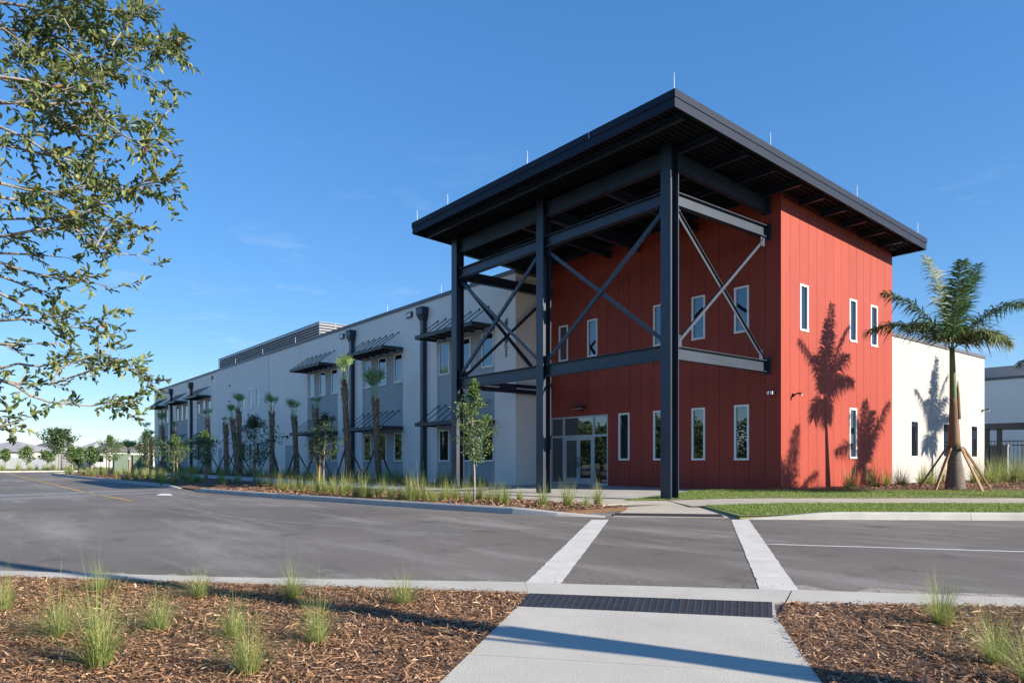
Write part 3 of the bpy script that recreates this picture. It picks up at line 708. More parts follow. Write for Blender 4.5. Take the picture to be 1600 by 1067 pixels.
# street number on the end wall: dark figures one above the other
def figure(ch, x, z, y, size, parent):
    cu = bpy.data.curves.new('figure', 'FONT'); cu.body = ch; cu.size = size; cu.extrude = .012; cu.align_x = 'CENTER'; cu.offset = .016
    t = bpy.data.objects.new('tmp', cu); COL.objects.link(t); bpy.context.view_layer.update()
    me = bpy.data.meshes.new_from_object(t.evaluated_get(bpy.context.evaluated_depsgraph_get())); bpy.data.objects.remove(t)
    me.transform(Matrix.Translation(Vector((x, y, z))-root_of(parent).location) @ Matrix.Rotation(PI/2, 4, 'X'))
    return put('figure', me, 'steel', parent)
for ch, zz in (('4', 7.42), ('2', 6.68), ('6', 6.33), ('1', 5.99)): figure(ch, -25.48, zz, GY-.016, .49, gb)

# ---- the red entrance tower with its big roof
RY0, RY1, RX0, RX1 = 22.0, 30.48, -24.79, -12.92
ROOF_F, ROOF_B, ROOF_L, ROOF_R = 14.94, 31.05, -25.32, -11.80
def zt(y): return 11.03-.0492*(y-ROOF_F)                    # top of the roof edge
rt = thing('entrance_tower', ((RX0+RX1)/2, 26, 0), 'tall red panelled entrance tower under an oversized dark flat roof', 'building')
c = MB(); c.hexa([(RX0,RY0+.06,.1),(RX1-.06,RY0+.06,.1),(RX1-.06,RY1,.1),(RX0,RY1,.1),(RX0,RY0+.06,10.52),(RX1-.06,RY0+.06,10.52),(RX1-.06,RY1,10.1),(RX0,RY1,10.1)])
build(c, 'core_wall', 'red_core', rt)
PW = .608; nfp = 19
fwin_lo = [(-20.32,-19.71), (-18.45,-17.84), (-16.59,-15.98), (-14.74,-14.14)]
fwin_hi = [(-24.03,-23.42), (-22.17,-21.56), (-18.45,-17.84), (-16.59,-15.98), (-14.74,-14.14)]
LO, HI = (1.235, 3.20), (5.76, 7.40)
seams = [-14.14-.0+k*.0 for k in range(0)]
# panel seams follow the window edges
sm = [RX1]
xx = -14.14
fs = [-12.92, -13.52, -14.14, -14.74, -15.36, -15.98, -16.59, -17.21, -17.84, -18.45, -19.08, -19.71, -20.32, -20.95, -21.56, -22.17, -22.79, -23.42, -24.03, -24.79]
STORE = (-24.53, -20.93, .15, 3.20)
def cut_col(a, b, holes, ztop, mk):
    z = .15
    for h0, h1 in sorted(holes):
        if h0 > z+.02: mk(a, b, z, h0-.004)
        z = h1+.004
    mk(a, b, z, ztop)
for i in range(len(fs)-1):
    b, a = fs[i], fs[i+1]; mid = (a+b)/2; holes = []
    if any(w[0]-.01 <= mid <= w[1]+.01 for w in fwin_hi): holes.append(HI)
    if any(w[0]-.01 <= mid <= w[1]+.01 for w in fwin_lo): holes.append(LO)
    if STORE[0] < mid < STORE[1]: holes.append((.15, 3.20))
    cut_col(a+.007, b-(.007 if i else 0), holes, 10.55, lambda a, b, z0, z1: build(MB().box(a, b, RY0, RY0+.065, z0, z1), 'wall_panel', 'red', rt))
rs = [22.066, 22.45] + [22.45+.619*k for k in range(1, 14)]
rs[-1] = RY1
rwin_hi = [(23.2,23.78), (26.80,27.38), (28.54,29.14)]; rwin_lo = [(26.80,27.38)]
rs = [22.066, 22.58, 23.2, 23.78, 24.38, 24.98, 25.58, 26.18, 26.80, 27.38, 27.95, 28.54, 29.14, 29.80, RY1]
for i in range(len(rs)-1):
    a, b = rs[i], rs[i+1]; mid = (a+b)/2; holes = []
    if any(w[0] <= mid <= w[1] for w in rwin_hi): holes.append(HI)
    if any(w[0] <= mid <= w[1] for w in rwin_lo): holes.append((1.30, 3.23))
    cut_col(a+(.006 if i else .0005), b-(.006 if i < len(rs)-2 else 0), holes, zt(b)-.5, lambda a, b, z0, z1: build(MB().box(RX1-.065, RX1, a, b, z0, z1), 'wall_panel', 'red', rt))
for a, b in fwin_lo: window(rt, 'y', a+.004, b-.004, *LO, RY0)
for a, b in fwin_hi: window(rt, 'y', a+.004, b-.004, *HI, RY0)
for a, b in rwin_hi: window(rt, 'x', a+.004, b-.004, *HI, RX1)
for a, b in rwin_lo: window(rt, 'x', a+.004, b-.004, 1.30, 3.23, RX1)
# storefront with a pair of doors
sf = MB(); y0, y1 = RY0-.015, RY0+.05
X0, X1 = STORE[0], STORE[1]; M1, M2 = -23.68, -21.79
def fbox(m, a, b, z0, z1, d=0): m.box(a, b, y0+d, y1, z0, z1)
fbox(sf, X0, X0+.06, .15, 3.20); fbox(sf, X1-.06, X1, .15, 3.20); fbox(sf, M1-.08, M1+.06, .15, 3.14, .001); fbox(sf, M2-.06, M2+.06, .15, 3.14, .001)
fbox(sf, X0+.06, X1-.06, 3.13, 3.20, .002); fbox(sf, X0+.06, X1-.06, 2.26, 2.36, .003); fbox(sf, X0+.06, M1-.08, .15, .26, .004); fbox(sf, M2+.06, X1-.06, .15, .26, .004)
st = build(sf, 'storefront', 'alu', rt)
for a, b, z0, z1, g in ((X0+.05,M1-.07,2.35,3.14,'glass'),(M1+.05,M2-.05,2.35,3.14,'glass'),(M2+.05,X1-.05,2.35,3.14,'glass'),(X0+.05,M1-.07,.25,2.27,'glass'),(M2+.05,X1-.05,.25,2.27,'glass')):
    build(MB().box(a, b, RY0+.012, RY0+.03, z0, z1), 'pane', g, st)
midd = (M1+.06+M2-.06)/2
for a, b, hs in ((M1+.063, midd-.004, 1), (midd+.004, M2-.063, -1)):
    d = MB(); dy = (RY0-.012, RY0+.035); s = .10
    d.box(a, a+s, *dy, .17, 2.255); d.box(b-s, b, *dy, .17, 2.255); d.box(a+s, b-s, dy[0]+.001, dy[1], 2.13, 2.255); d.box(a+s, b-s, dy[0]+.001, dy[1], .17, .44)
    do = build(d, 'door', 'alu', rt)
    build(MB().box(a+s-.01, b-s+.01, RY0+.005, RY0+.02, .43, 2.14), 'pane', 'glass', do)
    hx = b-.05 if hs > 0 else a+.05
    build(MB().tube([(hx,RY0-.012,1.0),(hx,RY0-.085,1.01),(hx-.0*hs,RY0-.085,1.34),(hx,RY0-.012,1.35)], .014, 6), 'handle', 'black', do)
ch = MB(); ch.tube([(midd+.09*math.cos(t), RY0-.10-.01*math.sin(2*t), 1.02+.10*math.sin(t)) for t in [2*PI*k/12 for k in range(13)]], .018, 6); build(ch, 'chain_lock', 'black', rt)
build(MB().box(midd-.05, midd+.12, RY0-.0165, RY0-.0135, .37, .41), 'tape', 'blue_tape', rt); build(MB().box(midd-.0, midd+.02, RY0-.0165, RY0-.0135, .55, 1.0), 'tape', 'blue_tape', rt)
lm = wall_lamp(rt, (-22.55, RY0, 3.52), w=.72)
build(MB().box(-13.40, -13.12, RY0-.12, RY0, 3.48, 3.60), 'floodlight', 'black', rt)
for k in range(2): build(MB().box(-13.36+.13*k, -13.28+.13*k, RY0-.16, RY0-.121, 3.47, 3.58), 'lens', 'lamp_white', rt)
wall_lamp(rt, (RX1, 22.75, 3.48), 'x')
# slab edge under the red wall
build(MB().box(RX0, RX1-.002, RY0+.004, RY0+.064, .0, .149), 'plinth', 'concrete', rt); build(MB().box(RX1-.064, RX1-.002, RY0+.065, RY1, .0, .149), 'plinth', 'concrete', rt)
# roof: sheet, fascia bands, ribbed deck, purlins
def slope_box(m, x0, x1, y0, y1, d0, d1):                   # d measured down from the roof-top plane
    m.hexa([(x0,y0,zt(y0)-d1),(x1,y0,zt(y0)-d1),(x1,y1,zt(y1)-d1),(x0,y1,zt(y1)-d1),(x0,y0,zt(y0)-d0),(x1,y0,zt(y0)-d0),(x1,y1,zt(y1)-d0),(x0,y1,zt(y1)-d0)]); return m
rf = build(slope_box(MB(), ROOF_L+.05, ROOF_R-.05, ROOF_F+.05, ROOF_B-.05, .02, .28), 'roof', 'deck', rt)
for nm, d0, d1, o in (('coping_band', 0, .205, .0), ('fascia', .213, .465, .022)):
    build(slope_box(MB(), ROOF_L+o, ROOF_R-o, ROOF_F+o, ROOF_F+.049, d0, d1), nm, 'steel_roof', rf)
    build(slope_box(MB(), ROOF_L+o, ROOF_R-o, ROOF_B-.049, ROOF_B-o, d0, d1), nm, 'steel_roof', rf)
    build(slope_box(MB(), ROOF_L+o+.0005, ROOF_L+.049, ROOF_F+.0495, ROOF_B-.0495, d0+.0005, d1), nm, 'steel_roof', rf)
    build(slope_box(MB(), ROOF_R-.049, ROOF_R-o-.0005, ROOF_F+.0495, ROOF_B-.0495, d0+.0005, d1), nm, 'steel_roof', rf)
rb = MB(); x = ROOF_L+.12
while x < ROOF_R-.1:
    if x > RX1+.02 or x < RX0-.05: slope_box(rb, x, x+.09, ROOF_F+.06, ROOF_B-.06, .2805, .335)
    else: slope_box(rb, x, x+.09, ROOF_F+.06, RY0-.003, .2805, .335)
    x += .19
tag(build(rb, 'deck_ribs', 'deck', rf), kind='stuff')
for k in range(11):
    y = 15.55+1.52*k
    if y > ROOF_B-.2: break
    m = MB(); x0 = ROOF_L+.22 if y < RY0-.1 else RX1+.004
    a, b = Vector((x0, y, zt(y)-.44)), Vector((ROOF_R-.22, y, zt(y)-.44)); m.ibeam(a, b, .10, .21, .014); build(m, 'purlin', 'steel', rf)
for i, (px, py_) in enumerate(((ROOF_L+.25,ROOF_F+.12),(-22.8,ROOF_F+.12),(-18.0,ROOF_F+.12),(ROOF_R-.12,ROOF_F+.12),(ROOF_R-.12,19.7),(ROOF_R-.12,25.3),(ROOF_R-.12,ROOF_B-.6))): rod(rf, px, py_, zt(py_), .50)
build(slope_box(MB(), -15.005, -14.99, ROOF_F-.003, ROOF_F+.002, .0, .2), 'seam', 'rod_white', rf)

# ---- steel frame in front of the tower
CY = 16.60; CW, CD = .38, .38
CX = [-13.46, -19.16, -24.66]
fr = thing('steel_frame', (-19, 18, 0), 'dark navy steel portal frame with cross bracing before the red wall', 'steel frame')
colpts = []
for x in CX:
    m = MB(); t = .026; zt_ = zt(CY)-.55+.20
    m.box(x-CW/2, x+CW/2, CY, CY+t, .045, zt_); m.box(x-CW/2, x+CW/2, CY+CD-t, CY+CD, .045, zt_); m.box(x-.011, x+.011, CY+t, CY+CD-t, .045, zt_)
    co = build(m, 'column', 'steel', fr); build(MB().box(x-.26, x+.26, CY-.05, CY+CD+.05, .03, .062), 'base_plate', 'steel', co)
cyc = CY+CD/2
def beam(a, b, w, h, nm='beam', t=.022, m='steel'): return build(MB().ibeam(a, b, w, h, t), nm, m, fr)
ZL, ZU, ZR = 4.45, 9.06, zt(CY)-.74
for i in (0, 1):
    a, b = CX[i+1]+.012, CX[i]-.012
    beam((a,cyc,ZL),(b,cyc,ZL),.24,.44); beam((a,cyc,ZU),(b,cyc,ZU),.24,.40); beam((a,cyc,ZR),(b,cyc,ZR),.22,.50,'girder')
def dz(y): return zt(y)-.74
for x in (CX[0], CX[2]):
    beam((x,CY+CD,ZL),(x,RY0-.03,ZL),.22,.40); beam((x,CY+CD,ZU),(x,RY0-.03,ZU),.22,.40)
    beam((x,CY+CD,dz(CY+CD)),(x,RY0-.03,dz(RY0)),.20,.46,'girder')
    for z in (ZL, ZU, dz(RY0)): build(MB().box(x-.17, x+.17, RY0-.03, RY0-.002, z-.28, z+.28), 'wall_plate', 'steel', fr)
beam((CX[1],CY+CD,dz(CY+CD)),(CX[1],RY0-.03,dz(RY0)),.20,.46,'girder')
for x in (-20.9+.2, -16.3): beam((x,CY+.3,zt(CY)-.74),(x,RY0-.03,dz(RY0)),.14,.30,'girder',.016)
def brace(p, q, plane):
    """double-angle diagonal with its end gusset plates; returns the brace"""
    p, q = Vector(p), Vector(q); d = (q-p).normalized(); up = Vector((0,1,0)) if plane == 'xz' else Vector((1,0,0))
    m = MB(); m.bar(p+d*.12, q-d*.12, .016, .13, d.cross(up)); n = d.cross(up).normalized()
    m.bar(p+d*.12+up*.055+n*.058, q-d*.12+up*.055+n*.058, .12, .016, n) if False else m.bar(p+d*.12-n*.06+up*.03, q-d*.12-n*.06+up*.03, .075, .014, n)
    o = build(m, 'brace', 'steel', fr, fix=True)
    for e, s in ((p, 1), (q, -1)):
        g = MB(); c = e+d*s*.16
        if plane == 'xz': g.box(c.x-.16, c.x+.16, c.y-.008-.012, c.y-.008, c.z-.2, c.z+.2)
        else: g.box(c.x+.009, c.x+.021, c.y-.16, c.y+.16, c.z-.2, c.z+.2)
        gp = build(g, 'gusset', 'steel', o)
    return o
zb, zu = ZL+.24, ZU-.22
for i in (0, 1):
    a, b = CX[i+1]+.06, CX[i]-.06
    brace((a,cyc-.03,zb),(b,cyc-.03,zu),'xz'); brace((a,cyc+.03,zu),(b,cyc+.03,zb),'xz')
for x in (CX[0], CX[2]):
    a, b = CY+CD+.04, RY0-.16
    brace((x+.03,a,zb),(x+.03,b,zu),'yz'); brace((x-.03,a,zu),(x-.03,b,zb),'yz')
# strip lights on the lower side beam
build(MB().box(CX[2]+.113, CX[2]+.16, 17.6, 18.9, ZL-.02, ZL+.02), 'strip_light', 'lamp_white', fr); build(MB().box(CX[2]+.113, CX[2]+.16, 19.9, 21.2, ZL-.02, ZL+.02), 'strip_light', 'lamp_white', fr)

# ---- the white wing behind
WX, WY0, WY1, WH = -12.97, 30.483, 41.2, 6.40
wb = thing('white_wing', (-25, 36, 0), 'low white stucco wing with narrow windows behind the red tower', 'building')
build(MB().box(-24.5, WX-.07, WY0, WY1, 0, WH-.01), 'core_wall', 'stucco_sunlit', wb)
wins = [(32.41,33.22), (35.9,36.75), (39.37,40.28)]
ys = [WY0, 32.41, 33.22, 35.9, 36.75, 39.37, 40.28, WY1]
for i in range(len(ys)-1):
    a, b = ys[i], ys[i+1]
    mk = lambda z0, z1: build(MB().box(WX-.072, WX, a+(.003 if i else 0), b-.003 if i < 6 else b, z0, z1), 'wall_panel', 'stucco_sunlit', wb)
    if (a, b) in wins: mk(0, 1.36); mk(2.97, WH)
    else: mk(0, WH)
for a, b in wins: window(wb, 'x', a+.004, b-.004, 1.363, 2.967, WX, .05, 'glass', out=.004)
build(MB().box(-24.5, WX+.05, WY0+.002, WY0+.3, WH+.001, WH+.15), 'coping', 'coping', wb); build(MB().box(WX-.3, WX+.052, WY0+.302, WY1+.05, WH+.001, WH+.149), 'coping', 'coping', wb)
wall_lamp(wb, (WX, 40.85, 3.75), 'x')
exec_after = []

# ---- distant building on the right, covered walk and fence
fb = thing('far_building', (-10, 85, 0), 'distant pale two storey building behind the black fence, rooftop screen above', 'building')
FY_ = 78.
build(MB().box(-34, 10, FY_, FY_+30, 0, 8.9), 'wall', 'stucco', fb); build(MB().box(-34.1, 10.1, FY_-.08, FY_+.3, 8.901, 9.15), 'coping', 'coping', fb)
build(MB().box(-40, -21.9, FY_+4, FY_+24, 8.9, 10.6), 'roof_screen', 'louver', fb)
for k in range(6): build(MB().box(-21.89, -21.8, FY_+4, FY_+24, 9.0+.27*k, 9.2+.27*k), 'louvre_slat', 'louver', fb)
for k in range(3):
    a = -17.8+8.5*k
    if a > 2: break
    awning(fb, a, a+5, 6.0, FY_-.002); window(fb, 'y', a+.6, a+1.6, 3.9, 5.7, FY_, out=.04, pin=.012); window(fb, 'y', a+2.6, a+3.6, 3.9, 5.7, FY_, out=.04, pin=.012)
cw = thing('covered_walk', (-14, 62, 0), 'dark steel covered walkway roof on posts behind the fence', 'canopy')
build(MB().box(-30, 6, 60.0, 63.0, 3.55, 3.95), 'roof', 'steel', cw)
for x in (-18.9, -18.1, -9.0, -2): build(MB().box(x-.14, x+.14, 60.4, 60.7, 0, 3.55), 'post', 'steel', cw)
lw = thing('screen_wall', (-20, 58, 0), 'low grey block wall seen through the black fence', 'wall'); build(MB().box(-26, -18.6, 64, 64.3, 0, 2.35), 'wall', 'house_grey', lw); build(MB().box(-26.05, -18.55, 63.95, 64.35, 2.351, 2.45), 'cap', 'stucco', lw)
yb = thing('plywood_crate', (-14.5, 62, 0), 'cream panelled crate standing beside the covered walkway post', 'crate')
for k in range(4): build(MB().box(-16.9+.75*k, -16.2+.75*k, 61.5, 62.1, .2, 2.5), 'panel', 'house_wall', yb)
build(MB().box(-16.95, -13.9, 61.52, 62.08, .2, 2.45), 'frame', 'stake', yb)
def picket_fence(name, a, b, h, label, post=2.4, pick=.125, z0=.05):
    a, b = Vector(a), Vector(b); o = thing(name, (a.x, a.y, 0), label, 'fence'); d = b-a; L_ = d.length; d.normalize(); up = Vector((0,0,1))
    for z in (z0+.15, h-.28, h-.06): build(MB().bar(a+up*z, b+up*z, .03, .04), 'rail', 'fence_black', o)
    n = int(L_/post); pm = MB().box(-.035, .035, -.035, .035, 0, h+.08).mesh('post'); km = MB().box(-.010, .010, -.010, .010, z0+.05, h).mesh('picket')
    for i in range(n+1):
        q = put('post', pm, 'fence_black', o); q.location = a+d*(L_*i/n)-o.location
    n = int(L_/pick)
    for i in range(n):
        if i % 1 == 0:
            q = put('picket', km, 'fence_black', o); q.location = a+d*(L_*(i+.5)/n)-o.location
    return o
picket_fence('metal_fence', (-14.5,43.5,.0), (4,43.5,.0), 2.3, 'black metal picket fence between the white wing and the right edge', 2.4, .17)

# ------------------------------------------------------------------ plants
# ornamental grasses
def grass_mesh(name, n, h, spread, w, seed, seg=4, base=.07, stray=.12):
    r = np.random.default_rng(seed); az = r.uniform(0, 2*PI, n); rad = base*np.sqrt(r.random(n))
    P = np.stack([np.cos(az)*rad, np.sin(az)*rad, np.zeros(n)], 1)
    u_ = r.random(n)**.8; H = h*np.clip(1.05-.55*u_+r.normal(0, .16, n), .25, 1.25); ln = spread*(.06+1.05*u_*r.uniform(.5, 1.2, n)); st = r.random(n) < stray*.5; ln[st] *= 1.3; H[st] *= 1.35
    az2 = az+r.normal(0, .6, n)
    V, F = blades(P, H, ln, az2, np.full(n, w)*r.uniform(.6, 1.3, n), droop=.8, seg=seg)
    rn = np.repeat(np.clip(r.normal(.46, .22, n)+.45*(r.random(n) < .20), 0, 1), 2*(seg+1))
    return npmesh(name, V, F, rn)
MIDG = [grass_mesh('mid_grass', 170, .64, .50, .010, 40+i, 4, .09) for i in range(5)]
DARK = [grass_mesh('dark_grass', 150, .80, .62, .012, 60+i, 3, .16) for i in range(4)]
# foreground clumps, one by one
fg = [((157,927),.62,0,'grass clump near the far edge of the left bed, second from the picture edge'),
      ((5,957),.75,1,'grass clump cut by the left picture edge in the near bed'),
      ((157,1046),1.0,2,'largest wide spreading grass clump at the lower left of the near bed'),
      ((92,1000),.75,4,'tall loose grass clump just behind the largest one at lower left'),
      ((249,988),.78,3,'leaning grass clump in the middle of the left bed'),
      ((311,938),.68,4,'upright grass clump touching the kerb band in the left bed'),
      ((365,1002),.60,0,'short pale grass clump in the centre of the left bed'),
      ((388,1057),.68,1,'bright green grass clump at the bottom of the left bed'),
      ((457,938),.74,2,'dark wispy grass clump beside the trunk shadow in the left bed'),
      ((495,1008),.72,3,'yellow green grass clump nearest the trunk shadow in the left bed'),
      ((631,947),.62,4,'thin grass clump in the left bed closest to the path'),
      ((1471,978),.72,0,'slender tall grass clump at the kerb in the right bed'),
      ((1556,1040),.66,1,'grass clump at the lower right of the right bed'),
      ((1612,1075),.75,3,'grass clump at the bottom right picture corner')]
for (px, py_), s, k, lab in fg:
    x, y = G(px, py_); o = put('grass_clump', grass_mesh('near_grass', 300+int(190*random.random()), .50*random.uniform(.85, 1.15), .74*random.uniform(.75, 1.25), .0034, 500+int(px), 6, .06*random.uniform(.8, 1.5), random.uniform(.1, .35)), 'blade'); o.location = (x, y, .012); o.scale = (s*1.05, s*1.05, s); o.rotation_euler = (0, 0, random.uniform(0, 6.28))
    tag(o, lab, 'grass', 'grass clumps in the near beds')
rr = random.Random(5)
_on = 'first second third fourth fifth sixth seventh eighth ninth tenth eleventh twelfth thirteenth fourteenth fifteenth sixteenth seventeenth eighteenth nineteenth'.split()
def ordinal(n):
    if n < 20: return _on[n-1]
    t_, u_ = divmod(n, 10); tens = {2: ('twenty', 'twentieth'), 3: ('thirty', 'thirtieth'), 4: ('forty', 'fortieth'), 5: ('fifty', 'fiftieth'), 6: ('sixty', 'sixtieth'), 7: ('seventy', 'seventieth'), 8: ('eighty', 'eightieth')}[t_]
    return tens[1] if u_ == 0 else tens[0]+' '+_on[u_-1]
def clump(mesh, x, y, z, s, m, lab, grp):
    o = put('grass_clump', mesh, m); o.location = (x, y, z); o.scale = (s, s, s*rr.uniform(.85, 1.1)); o.rotation_euler = (0, 0, rr.uniform(0, 6.28)); tag(o, lab, 'grass', grp); return o
mid = [(664,783),(678,786),(694,783),(712,781),(730,786),(749,781),(779,786),(790,788),(812,781),(848,791),(888,790),(915,793),(934,788),
       (435,765),(447,767),(458,766),(473,769),(486,768),(499,771),(510,771),(522,773),(535,775),(556,777),(567,775),(578,778),(592,777),(611,782),(627,780),(642,783),(655,779),
       (420,762),(405,761),(545,770),(600,772),(640,775),(700,778),(765,782),(470,763),(520,766)]
for i_, (px, py_) in enumerate(sorted(mid, key=lambda q: -q[0])):
    x, y = G(px, py_, .085); clump(MIDG[rr.randrange(5)], x, y, .085, rr.uniform(.85, 1.30)*(.7 if (px, py_) in ((812,781),(915,793)) else 1), 'blade', 'sunlit grass clump in the near kerb strip, '+ordinal(i_+1)+' from the crossing end', 'grass clumps in the kerb strip')
for i in range(80):
    x = rr.uniform(-72, -33.5); y = rr.uniform(7.6, 12.6)
    clump(MIDG[rr.randrange(5)], x, y, .085, rr.uniform(.7, 1.15), 'blade', 'ornamental grass clump massed in the far kerb strip at left', 'grass clumps in the far kerb strip')
for i in range(120):
    x = -25.8-rr.random()*66; y = rr.uniform(16.8, 19.3)
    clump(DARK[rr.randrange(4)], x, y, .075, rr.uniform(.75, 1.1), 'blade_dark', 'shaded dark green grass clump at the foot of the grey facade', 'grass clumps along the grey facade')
for i_, (x, y, s) in enumerate(sorted([(-11.6,23.9,.5),(-11.9,24.9,.75),(-11.6,25.9,.85),(-11.9,27.6,.8),(-11.9,28.9,.85),(-11.6,30.0,.9),(-11.8,31.3,1.05),(-11.5,32.5,1.1),(-11.7,33.8,1.15),(-11.4,35.0,1.2),(-11.4,36.4,1.2),(-11.2,37.8,1.2),
                (-11,39.2,1.3),(-10.6,30.8,.9),(-10.4,34.2,1.1),(-10.3,36.2,1.2),(-10,38.2,1.3),(-9.4,40,1.3),(-8.6,36.5,1.1),(-8,38.5,1.3),(-7.2,40.5,1.3),(-9.0,34.4,1.0),(-7.6,35.2,1.0),(-6.3,38,1.3),(-5.6,40,1.3),(-10.9,40.6,1.3),(-7.9,33.2,.9),(-6.4,34.8,1.0),(-5,36.5,1.2)], key=lambda q: (q[0]*RX+q[1]*RY)/(q[0]*FX+q[1]*FY))):
    D, r = x*FX+y*FY, x*RX+y*RY
    clump((MIDG+DARK)[rr.randrange(9)], x, y, hR(D, r)+.03, s*1.45, 'blade', 'leafy grass clump in the side wall bed, '+ordinal(i_+1)+' from the red corner', 'grass clumps in the side bed')

# broadleaf trees
def leaf_cloud(centers, radii, n, ll, lw, seed, up=.35):
    r = np.random.default_rng(seed); k = r.integers(0, len(centers), n); c = np.asarray(centers)[k]; rd = np.asarray(radii)[k]
    v = unit(r.normal(size=(n, 3))); P = c+v*rd[:, None]*(r.random(n)**.45)[:, None]*np.array([1, 1, .8])
    d = unit(v+r.normal(size=(n, 3))*.8+np.array([0, 0, -.1])); N = unit(r.normal(size=(n, 3))*.7+np.array([0, 0, up+.4]))
    V, F = leaves(P, d, N, ll*r.uniform(.7, 1.3, n), lw*r.uniform(.7, 1.3, n))
    return npmesh('crown', V, F, np.repeat(np.clip(r.normal(.45, .22, n), 0, 1), 6))
def young_tree(seed, h, cz0, rad, nleaf=1500, ll=.08, lw=.042, trunk=.03, nb=26, openness=1., sway=.06):
    """(trunk mesh builder, crown mesh) of a young tree standing at the origin"""
    r = random.Random(seed); t = MB(); pts = []; n = 8
    for i in range(n+1):
        f = i/n; pts.append(Vector((sway*math.sin(f*5+seed)*f, sway*math.cos(f*4+seed*2)*f, h*.97*f)))
    t.tube(pts, [trunk*(1-.85*i/n)+.004 for i in range(n+1)], 7)
    C = []; R_ = []
    for k in range(nb):
        f = (k+.5)/nb; z = cz0+(h-cz0)*f; prof = (math.sin(PI*min(1, f*1.05+.10))**.75)*(1-.30*f)
        p = pts[min(n-1, int(z/(h*.97)*n))].lerp(pts[min(n, int(z/(h*.97)*n)+1)], (z/(h*.97)*n) % 1)
        a = k*2.4+r.uniform(-.6, .6); L_ = rad*prof*r.uniform(.55, 1.2); e = p+Vector((math.cos(a)*L_, math.sin(a)*L_, L_*r.uniform(.25, .9)))
        t.tube([p, p.lerp(e, .5)+Vector((0,0,-.03*L_)), e], [trunk*.35*(1-.5*f)+.003, trunk*.22+.002, .003], 4, False)
        for q in (.5, .8, 1.05):
            C.append(tuple(p.lerp(e, q))); R_.append((.16+.16*r.random())*rad*openness*(1.15-.35*f))
    cm = leaf_cloud(C, R_, nleaf, ll, lw, seed)
    return t, cm
def plant_tree(name, loc, seed, h, cz0, rad, lab, group=None, leafm='leaf', bark='bark_pale', stakes=0, **k):
    o = thing(name, loc, lab, 'tree', group); t, cm = young_tree(seed, h, cz0, rad, **k)
    build(t, 'trunk', bark, o, smooth=True, local=True); put('crown', cm, leafm, o)
    for s in range(stakes):
        a = seed+s*2.1; build(MB().bar((.22*math.cos(a),.22*math.sin(a),0), (.16*math.cos(a),.16*math.sin(a),1.5), .045, .045), 'stake', 'stake', o, local=True)
    return o
x, y = G(741,784,.085)
plant_tree('young_oak', (x, y, .085), 3, 3.40, 1.05, .62, 'slim young oak in the kerb strip before the leftmost steel column', nleaf=3000, ll=.066, lw=.038, trunk=.03, nb=40, sway=.12, openness=1.0)
def yt(px, Y, htop, hcrown, rad, seed, lab, leafm='leaf', stakes=2, n=1400, **k):
    s = (px-800)/1100.; t = Y/(FY+RY*s); x = (FX+RX*s)*t; D = t
    h = 1.22+(719.4-htop)/1100*D; c = 1.22+(719.4-hcrown)/1100*D
    return plant_tree('young_tree', (x, Y, .08), seed, h, c, rad, lab, 'young staked trees', leafm, stakes=stakes, nleaf=n, **k)
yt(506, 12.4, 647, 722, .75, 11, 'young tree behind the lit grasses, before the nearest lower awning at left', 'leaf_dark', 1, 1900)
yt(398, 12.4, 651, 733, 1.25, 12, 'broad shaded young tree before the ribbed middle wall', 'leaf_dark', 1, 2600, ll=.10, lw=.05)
yt(320, 11.6, 674, 730, .9, 13, 'young staked tree with pale top before the far downpipe', 'leaf', 2, 1700, ll=.10, lw=.05)
yt(272, 11.2, 682, 730, 1.0, 14, 'young staked tree before the leftmost awnings', 'leaf', 2, 1700, ll=.10, lw=.05)
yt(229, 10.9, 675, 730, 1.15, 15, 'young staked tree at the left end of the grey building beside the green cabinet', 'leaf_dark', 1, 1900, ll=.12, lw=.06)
yt(172, 9.4, 682, 722, .95, 16, 'young staked tree just left of the green cabinet', 'leaf', 1, 1500, ll=.12, lw=.06)

# sabal palms with cut crowns, propped by stakes
def fan_leaf(V, F, R_, P, d, up, size, nblade, r, half=1.25):
    d = unit(d[None])[0]; s = unit(np.cross(d, up)[None])[0]; u = np.cross(s, d)
    for i in range(nblade):
        a = -half+2*half*i/(nblade-1); dd = d*math.cos(a)+s*math.sin(a)+u*r.normal(0, .08); dd /= np.linalg.norm(dd); L_ = size*(1-.25*abs(a)/half)*r.uniform(.85, 1.1)
        w = size*.048; sd = np.cross(dd, u); sd /= max(1e-6, np.linalg.norm(sd)); b = len(V)
        mid = P+dd*L_*.6; tip = P+dd*L_-np.array([0, 0, .16])*size+u*r.normal(0, .05)*size
        V += [P-sd*w*.25, P+sd*w*.25, mid+sd*w*.5, mid-sd*w*.5, tip+sd*w*.08, tip-sd*w*.08]
        F += [(b, b+1, b+2, b+3), (b+3, b+2, b+4, b+5)]; R_ += [min(1, max(0, r.normal(.5, .2)))]*6
